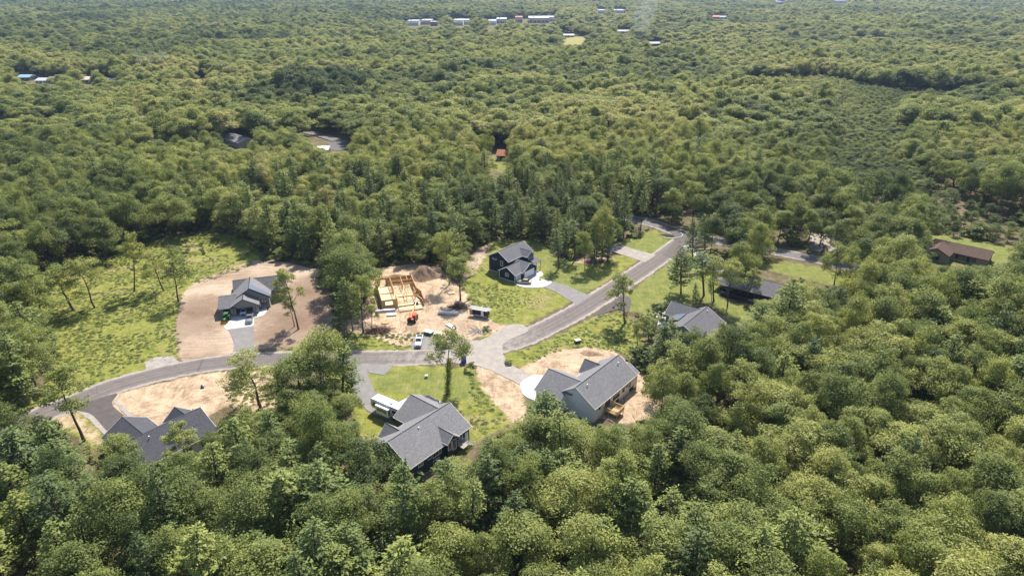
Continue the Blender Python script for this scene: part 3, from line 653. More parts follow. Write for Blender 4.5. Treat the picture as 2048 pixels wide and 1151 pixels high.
# (base u, base v, top u, top v, kind, crown width factor, tint, label)
SOLO = [
 (168,880,104,712,'lone',1.15,.50,'leaning tall oak at the left bend of the road beside the new asphalt drive'),
 (148,620,98,522,'lone',1.25,.62,'left one of two leaning oaks in the left field'),
 (190,615,146,503,'lone',1.05,.70,'right one of two leaning oaks in the left field, tips toward its twin'),
 (268,582,260,455,'lone',.80,.85,'slim upright yellow green oak in the upper left field'),
 (328,581,288,488,'lone',.85,.66,'leaning oak between the slim oak and the dark oak in the left field'),
 (357,602,342,488,'lone',.85,.22,'dark green upright oak at the edge of the brown graded lot'),
 (597,658,556,522,'lone',.85,.55,'tall leaning oak in the brown lot right of the grey house'),
 (589,652,572,582,'lone',.62,.40,'short leaning oak beside the taller one in the brown lot'),
 (706,661,684,545,'pine',.85,.55,'pine at the left edge of the building site with a bare lower stem'),
 (727,664,722,538,'lone',.80,.70,'oak with two stems just left of the house frame'),
 (743,655,746,585,'lone',.45,.55,'small thin oak touching the left corner of the house frame'),
 (522,815,482,696,'lone',1.20,.66,'spreading oak below the left road bend'),
 (895,786,903,640,'lone',.80,.45,'tall oak with leafy trunk in front of the road junction'),
 (921,600,914,503,'lone',.95,.40,'oak between the building site and the navy house'),
 (898,568,886,445,'lone',.75,.72,'oak behind the dirt mound'),
 (1251,646,1240,536,'lone',.95,.50,'pale oak standing by the road opposite the navy house drive'),
 (1170,540,1166,446,'oak',.52,.45,'round crowned oak at the front of the group right of the navy house'),
 (1150,520,1146,436,'thin',.95,.40,'thin pine right of the navy house'),
 (1138,512,1128,430,'thin',.90,.55,'thin pine nearest the navy house'),
 (1205,524,1206,404,'oak',.62,.74,'tall oak at the right end of the group between the two lawns'),
 (1190,528,1185,440,'thin',.8,.35,'thin bare stemmed pine between the two lawns'),
 (1214,526,1222,440,'thin',.8,.5,'thin bare stemmed pine last before the pale driveway'),
 (1362,586,1362,488,'pine',1.0,.40,'dense tree on the lawn between the road and the black house'),
 (1408,590,1404,498,'thin',1.1,.55,'taller thin pine on the lawn left of the black house'),
 (1392,606,1391,562,'pine',.55,.20,'short dark spruce shaped pine on the lawn left of the black house'),
 (1428,602,1428,503,'lone',.95,.66,'light green oak close to the left end of the black house'),
 (1455,612,1462,505,'lone',.85,.70,'oak in front of the black house'),
 (1490,600,1516,532,'lone',.85,.60,'broad oak covering the right half of the black house'),
 (1424,605,1420,560,'thin',.5,.4,'small thin pine at the foot of the black house'),
 (1328,748,1330,638,'pine',1.1,.35,'dark pine between the white house and the grey roofed house'),
 (1300,700,1290,622,'lone',.90,.50,'oak right of the road below the pale driveway pad'),
 (1275,690,1272,640,'lone',.60,.60,'small oak at the edge of the grass strip by the road'),
 (1090,905,1092,772,'pine',1.15,.45,'pine in front of the white house garage wing'),
 (374,950,352,836,'lone',.80,.66,'small oak growing in front of the lower left house roof'),
 (232,958,222,858,'oak',.80,.58,'oak covering the left end of the lower left house'),
 (640,800,645,652,'oak',1.02,.70,'big yellow green oak beside the road in the middle of the tree island'),
 (684,796,690,676,'pine',1.05,.45,'pine at the right edge of the tree island beside the curved drive'),
 (600,815,596,700,'oak',.95,.32,'dark green oak in the tree island below the road'),
 (568,830,556,752,'oak',.80,.25,'dark round oak at the left of the tree island'),
 (635,862,622,770,'oak',.90,.35,'dark green oak at the lower edge of the tree island'),
 (1118,560-24,1112,452,'thin',.85,.45,'thin pine behind the navy house lawn'),
 (572,1096,560,930,'pine',1.55,.70,'very broad light green pine with drooping tiers left of the lower middle'),
 (405,1235,393,1040,'pine',1.35,.85,'pale green pine with upright tip at the lower edge left of the middle'),
 (1219,1012,1216,912,'pine',1.15,.75,'pale green pine standing free below the white house'),
 (1136,1000,1124,888,'pine',1.15,.55,'soft green pine left of the free standing pale pine'),
 (806,1020,797,925,'pine',1.1,.60,'grey green pine directly below the slate blue house'),
 (806,1235,801,1068,'pine',1.3,.80,'pale pine at the lower edge in the middle'),
 (30,985,22,848,'pine',1.5,.40,'broad dark pine at the left edge below the road'),
 (118,1000,104,872,'pine',1.35,.45,'broad dark pine left of the lower left house'),
 (1478,950,1474,855,'pine',.85,.85,'bright green young pine in the wood right of the white house'),
 (1604,1190,1588,1004,'pine',1.15,.65,'tall pine at lower right between round oaks'),
 (1542,1220,1530,1040,'pine',1.15,.75,'pale pine left of the tall pine at lower right'),
 (1636,790,1628,668,'pine',1.0,.15,'dark pine standing in the wood at right'),
 (1490,575,1482,478,'oak',.7,.5,'oak behind the black house on its road side'),
 (1385,520-6,1388,430,'pine',.8,.6,'feathery pine at the right of the road junction'),
 (1410,500,1410,424,'pine',.8,.55,'feathery pine beside the stone edged island at the junction'),
]
random.seed(7)
SOLO_POS = []
for i, (bu, bv, tu, tv, kd, wf, tn, lb) in enumerate(SOLO):
    x, y = gp(bu, bv)
    # tilt: top lies sideways from the foot, solve height with the foot distance
    lo, hi = 1.0, 40.0
    for _ in range(40):
        mid = (lo+hi)/2
        if pj(x, y, mid)[1] > tv: lo = mid
        else: hi = mid
    h = lo; d = y*CP-(h-CAM_H)*SP; xt = (tu-1024)/F_PX*d; off = xt-x
    base_h = {'oak': 18.3, 'lone': 19.0, 'pine': 19.0, 'thin': 20.0}[kd]
    ang = math.atan2(off, h); hs = math.hypot(h, off)/base_h*0.97
    wide = wf*1.22*{'oak': 1.0, 'lone': 1.0, 'pine': .95, 'thin': 1.0}[kd]*min(1.0, h/19+0.15)
    plant(kd, 6 if 'leafy trunk' in lb else i % 6, x, y, wide, hs, random.uniform(0, 6.28), tn, (0, ang), lb)
    SOLO_POS.append((x, y))
b = plant('bush', 0, *gp(943, 742), 1.25, 1.5, 0.3, .45, label='small leafy bush beside the blue portable toilet', cat='shrub')
b = plant('bush', 1, *gp(975, 660), 1.0, 0.8, 0.3, .5, label='low shrub on the grassy patch beside the rubble heap', cat='shrub')
b = plant('bush', 2, *gp(1018, 728), 1.0, 0.7, 0.3, .55, label='low shrub at the corner of the gravel drive to the white house', cat='shrub')
for k_, (c_, lb_) in enumerate((((222, 690), 'leafy weed clump in the middle of the left field'), ((300, 640), 'leafy weed clump left of the brown lot in the left field'), ((985, 600), 'leafy weed clump on the rough grass below the navy house'))):
    plant('weed', k_, *gp(*c_), 1.2, 1.0, .3, .6, label=lb_, cat='weed', z=-.25)
# ------------------------------------------------------------------ the woods
rs = np.random.RandomState(11)
CLEAR_G = [np.array(G(p)) for p in CLEARS]
def jgrid(y0, y1, cell, margin=40):
    ys = np.arange(y0, y1, cell); out = []
    for j, yy in enumerate(ys):
        w = 0.80*math.hypot(yy, CAM_H)*1.02+margin
        xs = np.arange(-w, w, cell)+(cell/2 if j % 2 else 0); out.append(np.stack([xs, np.full(len(xs), yy)], 1))
    P = np.concatenate(out); return P+rs.uniform(-0.40, 0.40, P.shape)*cell
def forest_points():
    A = jgrid(62, 420, 7.1); B = jgrid(420, 1000, 9.3); Cc = jgrid(1000, 3600, 14.0)
    ex = jgrid(330, 900, 3.9); de = ex[:, 1]*CP+CAM_H*SP; ue = 1024+F_PX*ex[:, 0]/de; ve = 575.5-F_PX*(ex[:, 1]*SP-CAM_H*CP)/de
    ins_ = np.zeros(len(ex), bool)
    for p_ in LOWS: ins_ |= in_poly(ue, ve, p_)
    A = np.concatenate([A, ex[ins_]])
    P = np.concatenate([A, B, Cc]); big = np.concatenate([np.zeros(len(A)), np.ones(len(B)), np.full(len(Cc), 2)])
    return P, big
P, big = forest_points()
x, y = P[:, 0], P[:, 1]
dd = y*CP+CAM_H*SP; U0 = 1024+F_PX*x/dd; V0 = 575.5-F_PX*(y*SP-CAM_H*CP)/dd
def inside_any(u, v, polys):
    o = np.zeros(u.shape, bool)
    for p in polys: o |= in_poly(u, v, p)
    return o
bad = inside_any(U0, V0, CLEARS+GAPS+SEEN)
near = y < 420
for p in [ROAD, XROAD]:
    L = smooth_line(p, 3); d = np.full(len(x), 1e9)
    for i in range(len(L)-1):
        (x0, y0), (x1, y1) = L[i], L[i+1]; dx, dy = x1-x0, y1-y0; t = np.clip(((x-x0)*dx+(y-y0)*dy)/(dx*dx+dy*dy+1e-9), 0, 1)
        d = np.minimum(d, np.hypot(x-x0-t*dx, y-y0-t*dy))
    bad |= d < 6
low = inside_any(U0, V0, LOWS)
vn = vnoise(x, y, 45, 21)*0.6+vnoise(x, y, 16, 22)*0.4
vh = vnoise(x, y, 60, 23)
# pine share by part of the wood
pshare = np.full(len(x), 0.10)
pshare[(V0 > 860)] = 0.40
pshare[(V0 > 390) & (V0 < 560) & (U0 > 480) & (U0 < 1320)] = 0.50
pshare[in_poly(U0, V0, [(552,228),(728,222),(738,182),(560,178)])] = 3.0
pshare[(V0 > 380) & (V0 < 520) & (U0 > 930) & (U0 < 1250)] = 0.62
pshare[(V0 < 380)] = 0.05
pshare[(U0 > 1380) & (V0 > 560)] = 0.11
pshare[low & (V0 < 260)] = 0.3
isp = rs.rand(len(x)) < pshare*(0.4+1.2*vn)
hgt = 14.0+6.0*vh+rs.randn(len(x))*1.9+big*rs.randn(len(x))*1.3
sd_ = np.random.RandomState(77); SC = np.stack([sd_.uniform(-2600, 2600, 420), sd_.uniform(60, 3700, 420)], 1); SH = sd_.uniform(-1, 1, 420); ST = sd_.uniform(-1, 1, 420)
wx, wy = x+30*(vn-.5), y+30*(vh-.5); cellid = np.zeros(len(x), int)
for c0 in range(0, len(x), 20000):
    cellid[c0:c0+20000] = np.argmin((wx[c0:c0+20000, None]-SC[None, :, 0])**2+((wy[c0:c0+20000, None]-SC[None, :, 1])*1.35)**2, 1)
stand_h = SH[cellid]; stand_t = ST[cellid]
hgt = hgt+np.where(y > 300, 2.8, 0.6)*stand_h
grove = in_poly(U0, V0, [(552,228),(728,222),(738,182),(560,178)]); hgt = hgt+5*grove
hgt = np.where(isp, hgt+0.8, hgt); hgt = np.where(low, 5.2+3.0*rs.rand(len(x)), hgt)
hgt = np.where((V0 > 880) & ~low, hgt-1.5, hgt)
def topuv(h, dx=0.0):
    d = y*CP-(h-CAM_H)*SP; return 1024+F_PX*(x+dx)/d, 575.5-F_PX*(y*SP+(h-CAM_H)*CP)/d
# trees whose crown would stand in front of something the photograph shows: lower ones grow there instead
def covers(f):
    c = np.zeros(len(x), bool)
    for fh, sd in ((0.95, 0), (0.78, -2.0), (0.78, 2.0), (0.55, 0)):
        u, v = topuv(hgt*f*fh, sd*f); c |= near & inside_any(u, v, CLEARS+SEEN)
    return c
okf = np.zeros(len(x))
for f in (1.0, 0.88, 0.76, 0.64, 0.5, 0.36):
    c = covers(f); okf = np.where((okf == 0) & ~c, f, okf)
bad |= okf == 0
slim = np.where((okf > 0) & (okf < 1), okf, 1.0); hgt = hgt*slim
for fh in (0.95, 0.8, 0.65, 0.5, 0.35, 0.2):
    u, v = topuv(hgt*fh, 0); bad |= inside_any(u, v, FARP)
bad |= inside_any(U0, V0, FARP)
FOOT = [((15.1,136.2),51,-2.5,20.5,-10.5,9), ((-26.2,115.5),51,0,21.5,-9.5,7.5), ((-80.7,116.6),51,-1,16.5,-11,6.5), ((-4.9,221.1),51,-3,14.5,-5,10.5), ((-89.5,200.6),17,-4,15.7,-5,13.5), ((50,171.8),51,-3,14.8,-10.5,6), ((71.8,210.4),-36,-2.5,20.2,-5.8,7.5), ((-45.9,209.6),17,-.5,13.5,-.5,21.2)]
def in_foot(px_, py_, mg):
    o = np.zeros(np.shape(px_), bool)
    for (O_, an, a0, a1, b0, b1) in FOOT:
        c_, s_ = math.cos(R(an)), math.sin(R(an)); dx_, dy_ = px_-O_[0], py_-O_[1]; uu, vv = dx_*c_+dy_*s_, dx_*s_-dy_*c_
        o |= (uu > a0-mg) & (uu < a1+mg) & (vv > b0-mg) & (vv < b1+mg)
    return o
bad |= in_foot(x, y, 2.2)
for (sx_, sy_) in SOLO_POS: bad |= (np.hypot(x-sx_, y-sy_) < 4.8)
# cut to the part of the world near the view
vis = ~bad
x, y, big, isp, hgt, low, vn, vh, U0, V0, slim, stand_t, grove = [q[vis] for q in (x, y, big, isp, hgt, low, vn, vh, U0, V0, slim, stand_t, grove)]
n = len(x); depth = y*CP+(CAM_H-8)*SP
tint = 0.57+0.80*(vnoise(x, y, 90, 31)-0.5)+0.5*(rs.rand(n)-0.5)+np.where(x > 60, .06, 0)
tint = np.where(rs.rand(n) < 0.13, tint-0.28, tint); tint[low] -= 0.13; tint += 0.16*stand_t*(y > 260); tint -= 0.12*np.clip((y-350)/500, 0, 1); tint -= 0.12*np.clip((y-500)/900, 0, 1)*np.clip((900-U0)/700, 0, 1)  # last term: cloud shadow over the far left stands, painted as darker leaf tint
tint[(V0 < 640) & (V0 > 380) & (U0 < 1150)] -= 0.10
tint[(U0 > 1050) & (V0 < 420)] += 0.05
tint = np.clip(tint, 0.02, 1)
tint = np.where(isp, np.clip(rs.rand(n)*0.9+0.05, 0, 1), tint); tint[grove] = 0.0
wid = np.where(isp, np.where(y < 190, 1.28, 1.0), 1.0)*(0.72+0.5*rs.rand(n))*np.where(big == 2, 1.75, np.where(big == 1, 1.34, 1.0))
wid = np.where(low, wid*0.62, wid); wid = wid*(0.45+0.55*slim); rot = rs.rand(n)*6.283; var = rs.randint(0, 12, n)
# ---- which of them the picture shows, largest first
u1, v1 = (1024+F_PX*x/depth), 575.5-F_PX*(y*SP+(hgt*0.7-CAM_H)*CP)/(y*CP-(hgt*0.7-CAM_H)*SP)
infr = (u1 > -60) & (u1 < 2108) & (v1 > -20) & (v1 < 1200)
order = np.argsort(depth)
single = np.zeros(n, bool)
for want, isk in ((270, False), (250, True)):
    k = 0
    for i in order:
        if isp[i] == isk and infr[i]:
            single[i] = True; k += 1
            if k >= want: break
def where_words(u, v):
    for (a, b_, c, d, w) in [
        (0, 260, 940, 1300, 'in the lower left corner'), (260, 480, 1040, 1300, 'along the lower edge toward the left'), (480, 760, 1040, 1300, 'along the lower edge, left of middle'),
        (760, 1080, 1040, 1300, 'along the lower edge in the middle'), (1080, 1400, 1040, 1300, 'along the lower edge right of the middle'), (1400, 1720, 1040, 1300, 'along the lower right edge'), (1720, 2200, 1000, 1300, 'in the lower right corner'),
        (0, 200, 640, 940, 'at the left edge by the end of the road'), (180, 470, 880, 1040, 'just in front of the lower left house'), (380, 640, 780, 900, 'left of the tree island'), (470, 760, 860, 1040, 'in front of the slate blue house, left'),
        (760, 1000, 870, 1040, 'in front of the slate blue house'), (1000, 1200, 800, 1040, 'in front of the white house, left'), (1200, 1420, 800, 1040, 'in front of the white house deck'),
        (1280, 1520, 640, 820, 'right of the white house'), (1420, 1720, 820, 1040, 'in the dense wood at lower right'), (1720, 2200, 820, 1040, 'near the right edge, low down'), (1500, 1800, 600, 820, 'right of the grey roofed house'),
        (1760, 2200, 560, 820, 'below the brown roofed house'), (600, 720, 640, 900, 'in the tree island below the road'), (620, 760, 480, 700, 'between the brown lot and the house frame'),
        (480, 760, 360, 580, 'behind the grey house lot'), (760, 960, 380, 560, 'behind the house frame'), (960, 1130, 380, 500, 'behind the navy house'), (1130, 1340, 380, 540, 'between the navy house and the junction'), (1340, 1600, 380, 660, 'beside the cross road'),
        (0, 480, 360, 640, 'along the upper edge of the left field'), (1600, 2200, 380, 640, 'round the brown roofed house')]:
        if a <= u < b_ and c <= v < d: return w
    return 'in the wood behind the clearing' if v < 640 else 'in the wood round the clearing'
u5, v5 = 1024+F_PX*x/(y*CP-(hgt-CAM_H)*SP), 575.5-F_PX*(y*SP+(hgt-CAM_H)*CP)/(y*CP-(hgt-CAM_H)*SP)
LABS = {}; MADE = {}
for i in np.where(single)[0]:
    w = where_words(float(u5[i]), float(v5[i])+25)
    size = 'low ' if hgt[i] < 10 else 'tall ' if hgt[i] > 18.6 else 'small ' if hgt[i] < 15.2 else ''
    wide_ = 'broad ' if wid[i] > 1.08 else 'narrow ' if wid[i] < 0.88 else ''
    sp = 'pine' if isp[i] else 'oak'; tn = tone(tint[i])
    lb = f'{size}{wide_}{tn} {sp} {w}'; LABS.setdefault(lb, []).append(i); kd = ('thin' if (isp[i] and var[i] in (2, 6)) else 'pine') if isp[i] else 'oak'
    hb = {'oak': 18.3, 'pine': 19, 'thin': 20}[kd]
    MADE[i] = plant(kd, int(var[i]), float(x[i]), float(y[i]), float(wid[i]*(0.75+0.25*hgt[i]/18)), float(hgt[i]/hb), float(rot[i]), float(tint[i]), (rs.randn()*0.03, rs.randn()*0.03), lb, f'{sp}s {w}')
ORD = ['second', 'third', 'fourth', 'fifth', 'sixth', 'seventh', 'eighth', 'ninth', 'tenth', 'eleventh', 'twelfth', 'thirteenth', 'fourteenth', 'fifteenth']
for lb, ii in LABS.items():
    if len(ii) > 1:
        ii = sorted(ii, key=lambda q: u5[q])
        for k, i in enumerate(ii): MADE[i]['label'] = lb+(', leftmost' if k == 0 else ', rightmost' if k == len(ii)-1 else f', {ORD[min(k-1, 13)]} from left')
# one tree of each distant form stands in the far wood as a thing of its own
for v_ in range(6):
    i = int(np.argmin((x-(-220+90*v_))**2+(y-(455+7*v_))**2)); rest_i = i; single[i] = True
    plant('far', v_, float(x[i]), float(y[i]), float(wid[i]), float(hgt[i]/18.3), 0.4*v_, float(tint[i]), (0, 0), 'rounded oak in the wood far behind the clearing, '+['far left', 'left', 'left of middle', 'near the middle', 'right of middle', 'right'][v_], 'oaks far behind the clearing')
# ---- everything farther: two masses of instances
def scatter(name, idx, kind, X_, Y_, Z_, SX, SZ, ROT, TINT, VAR):
    me = bpy.data.meshes.new(name+'_points'); m = len(X_)
    me.vertices.add(m); me.vertices.foreach_set('co', np.stack([X_, Y_, Z_], 1).astype(np.float32).ravel())
    for an, ty, vals in (('s', 'FLOAT_VECTOR', np.stack([SX, SX, SZ], 1)), ('r', 'FLOAT_VECTOR', np.stack([0*ROT, 0*ROT, ROT], 1))):
        at = me.attributes.new(an, ty, 'POINT'); at.data.foreach_set('vector', vals.astype(np.float32).ravel())
    at = me.attributes.new('tint', 'FLOAT', 'POINT'); at.data.foreach_set('value', TINT.astype(np.float32))
    at = me.attributes.new('pick', 'INT', 'POINT'); at.data.foreach_set('value', VAR.astype(np.int32))
    o = link(bpy.data.objects.new(name, me)); o['kind'] = 'stuff'
    g = bpy.data.node_groups.new(name+'_scatter', 'GeometryNodeTree')
    g.interface.new_socket('Geometry', in_out='INPUT', socket_type='NodeSocketGeometry'); g.interface.new_socket('Geometry', in_out='OUTPUT', socket_type='NodeSocketGeometry')
    gi = g.nodes.new('NodeGroupInput'); go = g.nodes.new('NodeGroupOutput'); jn = g.nodes.new('GeometryNodeJoinGeometry')
    srcs = [first_of[(kind, v)] for v in range(len(KINDS[kind])) if (kind, v) in first_of]
    for c, t in srcs[::-1]:
        j2 = g.nodes.new('GeometryNodeJoinGeometry')
        for ob in (c, t):
            oi = g.nodes.new('GeometryNodeObjectInfo'); oi.inputs[0].default_value = ob; oi.transform_space = 'ORIGINAL'
            g.links.new(oi.outputs['Geometry'], j2.inputs[0])
        gt = g.nodes.new('GeometryNodeGeometryToInstance'); g.links.new(j2.outputs[0], gt.inputs[0]); g.links.new(gt.outputs[0], jn.inputs[0])
    ip = g.nodes.new('GeometryNodeInstanceOnPoints'); ip.inputs['Pick Instance'].default_value = True
    def named(nm, ty):
        nd = g.nodes.new('GeometryNodeInputNamedAttribute'); nd.data_type = ty; nd.inputs[0].default_value = nm; return nd.outputs[0]
    g.links.new(gi.outputs[0], ip.inputs['Points']); g.links.new(jn.outputs[0], ip.inputs['Instance'])
    g.links.new(named('pick', 'INT'), ip.inputs['Instance Index']); g.links.new(named('s', 'FLOAT_VECTOR'), ip.inputs['Scale'])
    er = g.nodes.new('FunctionNodeEulerToRotation'); g.links.new(named('r', 'FLOAT_VECTOR'), er.inputs[0]); g.links.new(er.outputs[0], ip.inputs['Rotation'])
    g.links.new(ip.outputs[0], go.inputs[0])
    md = o.modifiers.new('scatter', 'NODES'); md.node_group = g; return o
rest = ~single
# only what lies in or just beside the picture, seen from above
keep = rest & (y > 60)
for nm, kd, msk, hb in (('oak_forest', 'oak', keep & ~isp, 18.3), ('pine_forest', 'pine', keep & isp, 19.0)):
    q = np.where(msk)[0]
    parts_ = [(kd, nm, q)] if kd == 'pine' else [('oak', nm, q[big[q] == 0]), ('far', 'distant_forest', q[big[q] > 0])]
    for kd, nm, q in parts_:
      nv = len(KINDS[kd])
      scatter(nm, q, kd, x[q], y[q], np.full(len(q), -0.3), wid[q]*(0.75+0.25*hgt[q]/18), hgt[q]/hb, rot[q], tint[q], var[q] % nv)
pass
# ---- brush under the trees and weeds in the fields
def sow(name, polys, cell, size, seed, tints, inside=True, region=None, prob=1.0, kd='bush', cut=.47):
    r = np.random.RandomState(seed); gxx, gyy = np.meshgrid(np.arange(-175, 190, cell), np.arange(90, 300, cell)); gxx = gxx.ravel()+r.uniform(-.5, .5, gxx.size)*cell; gyy = gyy.ravel()+r.uniform(-.5, .5, gyy.size)*cell
    d = gyy*CP+CAM_H*SP; u = 1024+F_PX*gxx/d; v = 575.5-F_PX*(gyy*SP-CAM_H*CP)/d
    ok = (u > -80) & (u < 2130) & (r.rand(len(u)) < prob)
    ins = inside_any(u, v, polys); ok &= ins if inside else ~ins
    if not inside:
        for zt in (0.0, size*1.6):
            d2 = gyy*CP+(CAM_H-zt)*SP; ok &= ~inside_any(1024+F_PX*gxx/d2, 575.5-F_PX*(gyy*SP-(CAM_H-zt)*CP)/d2, SEEN+(polys if zt else []))
    for p in [ROAD, XROAD]:
        L = smooth_line(p, 2); dm = np.full(len(u), 1e9)
        for i in range(len(L)-1):
            (x0, y0), (x1, y1) = L[i], L[i+1]; dx, dy = x1-x0, y1-y0; t = np.clip(((gxx-x0)*dx+(gyy-y0)*dy)/(dx*dx+dy*dy+1e-9), 0, 1); dm = np.minimum(dm, np.hypot(gxx-x0-t*dx, gyy-y0-t*dy))
        ok &= dm > (4.6 if inside else 7.0); ok &= ~in_foot(gxx, gyy, 0.6 if inside else 1.6)
    gxx, gyy = gxx[ok], gyy[ok]; den = vnoise(gxx, gyy, 9, seed+1)*.6+vnoise(gxx, gyy, 3, seed+2)*.4
    k2 = den > cut; gxx, gyy = gxx[k2], gyy[k2]; m = len(gxx)
    ud = 1024+F_PX*gxx/(gyy*CP+CAM_H*SP); vd = 575.5-F_PX*(gyy*SP-CAM_H*CP)/(gyy*CP+CAM_H*SP)
    s = size*(0.5+0.9*r.rand(m))
    if kd == 'weed': s = s*np.where((ud > 930) & (ud < 1150) & (vd < 660), np.clip(1.15-np.hypot(ud-955, (vd-600)*1.6)/190, .25, 1), 1)
    return scatter(name, None, kd, gxx, gyy, np.full(m, -0.10 if kd == 'weed' else -0.28), s, s*0.75, r.rand(m)*6.28, np.clip(tints[0]+(tints[1]-tints[0])*r.rand(m), 0, 1), r.randint(0, 3, m))
sow('undergrowth', CLEARS, 2.3, 0.62, 50, (0.1, 0.8), inside=False, prob=0.85, cut=.44)
sow('understorey', CLEARS+GAPS, 4.6, 2.3, 55, (0.1, 0.7), inside=False, prob=0.8, cut=.36)
sow('weeds', [A_FIELD, A_SITE_S, A_GSTRIP, [(935,520),(960,492),(985,480),(1000,575),(1060,585),(1135,604),(1080,634),(1045,652),(1000,650),(940,622)], [(440,742),(545,738),(565,775),(545,818),(455,812)], [(940,742),(960,780),(1015,835),(950,882),(940,830)], [(985,655),(1005,655),(1000,668),(950,672)]], 1.05, 0.55, 60, (0.0, 0.9), prob=0.9, kd='weed', cut=.34)
sow('forest_edge_brush', [[(200,490),(420,455),(560,520),(545,530),(500,500),(240,530)],[(600,690),(750,672),(700,660),(660,660)],[(1075,505),(1230,520),(1200,545),(1110,510)],[(1330,740),(1290,690),(1270,700)],[(880,560),(940,600),(960,640),(930,590)]], 2.2, 0.55, 70, (0.2, 0.7))
# ------------------------------------------------------------------ houses
class House:
    """local x runs along the ridge (u), local y is minus v (v points toward the near side)"""
    def __init__(s, name, origin, ang, label, cat='house'):
        s.e = empty(name, (origin[0], origin[1], 0), R(ang), label, cat)
    def P(s, u, v, z): return (u, -v, z)
    def slab(s, name, pts, mat, t=0.16, dz=0.03, parent=None):
        """roof slope from four corners (u, v, z)"""
        a = [s.P(u, v, z+dz) for u, v, z in pts]; b = [(x, y, z+t) for x, y, z in a]; n = len(a)
        mb = MB().add(a+b, [tuple(range(n)), tuple(range(n, 2*n))]+[(i, (i+1) % n, n+(i+1) % n, n+i) for i in range(n)])
        return mb.build(name, mat, parent or s.e)
    def gable(s, u0, u1, v0, v1, axis, ze, zr, wall, roof, z0=0.0, peak=None, oh=0.45, og=0.35, roof_from=None, roof_to=None, near_cut=None, opens=None, fascia='trim', wall_to=None, found=True, capped=True):
        A0, A1, B0, B1 = (u0, u1, v0, v1) if axis == 'u' else (v0, v1, u0, u1)    # A along ridge, B across
        pk = (B0+B1)/2 if peak is None else peak
        q = (lambda a, b, z: s.P(a, b, z)) if axis == 'u' else (lambda a, b, z: s.P(b, a, z))
        qq = (lambda a, b, z: (a, b, z)) if axis == 'u' else (lambda a, b, z: (b, a, z))
        mb = MB(); zb = z0+(0.35 if found else 0)
        def face(pts): mb.add([q(*p) for p in pts], [tuple(range(len(pts)))])
        opens = opens or {}
        def bottom(lo, hi, key, mk):
            out = [mk(lo, zb)]
            for (o0, o1, zt) in opens.get(key, []): out += [mk(o0, zb), mk(o0, zt), mk(o1, zt), mk(o1, zb)]
            return out+[mk(hi, zb)]
        for a, key in ((A0, 'a0'), (A1, 'a1')):
            pts = bottom(B0, B1, key, lambda b, z: (a, b, z))+[(a, B1, ze), (a, pk, zr), (a, B0, ze)]; face(pts)
        for b, key in ((B0, 'b0'), (B1, 'b1')):
            pts = bottom(A0, A1, key, lambda a, z: (a, b, z))+[(A1, b, ze), (A0, b, ze)]; face(pts)
        w = mb.build('wall', M[wall], s.e, recalc=False)
        if found:
            f = MB(); e = 0.04
            for (x0, x1, y0, y1) in ((u0-e, u1+e, v0-e, v0+.1), (u0-e, u1+e, v1-.1, v1+e), (u0-e, u0+.1, v0+.1, v1-.1), (u1-.1, u1+e, v0+.1, v1-.1)):
                if not opens: f.box(x0, x1, -y1, -y0, z0-0.5, zb+0.003)
            if f.v: f.build('foundation', M['foundation'], s.e)
        ra, rb = (A0-og if roof_from is None else roof_from), (A1+og if roof_to is None else roof_to)
        s0 = (zr-ze)/(pk-B0); s1 = (zr-ze)/(B1-pk)
        if near_cut:
            vc, uc = near_cut; zc = ze+(uc-B0)*s0
            r0 = s.slab('roof', [qq(ra, B0-oh, ze-oh*s0), qq(vc, B0-oh, ze-oh*s0), qq(vc, uc, zc), qq(rb, uc+.02, zc+.02*s0), qq(rb, pk, zr), qq(ra, pk, zr)], M[roof])
        else:
            r0 = s.slab('roof', [qq(ra, B0-oh, ze-oh*s0), qq(rb, B0-oh, ze-oh*s0), qq(rb, pk, zr), qq(ra, pk, zr)], M[roof])
        r1 = s.slab('roof', [qq(ra, pk, zr), qq(rb, pk, zr), qq(rb, B1+oh, ze-oh*s1), qq(ra, B1+oh, ze-oh*s1)], M[roof])
        if capped:
            c = MB(); c.add([q(ra, pk-.17, zr+.19-.17*s0), q(rb, pk-.17, zr+.19-.17*s0), q(rb, pk, zr+.235), q(ra, pk, zr+.235), q(rb, pk+.17, zr+.19-.17*s1), q(ra, pk+.17, zr+.19-.17*s1)], [(0, 1, 2, 3), (3, 2, 4, 5)])
            c.build('ridge_cap', M['ridge_dark'], r0, recalc=False)
        tr = MB()
        def bar3(p, r_): tr.bar(q(*p), q(*r_), 0.06, 0.22)
        ends = ([ra] if roof_from is None else [])+([rb] if roof_to is None else [])
        for a in ends:
            aa = a-0.035 if a == ra else a+0.035
            bar3((aa, B0-oh, ze-oh*s0+.06), (aa, pk, zr+.06)); bar3((aa, pk, zr+.06), (aa, B1+oh, ze-oh*s1+.06))
        for b, ss in ((B0-oh-.035, s0), (B1+oh+.035, s1)): bar3((ra, b, ze-oh*ss+.05), (near_cut[0] if (near_cut and b < pk) else rb, b, ze-oh*ss+.05))
        tr.build('fascia', M[fascia], s.e)
        # hollow wing floor
        if opens: MB().box(u0+.05, u1-.05, -v1+.05, -v0-.05, -0.3, 0.07).build('floor_slab', M['concrete'], s.e)
        return w
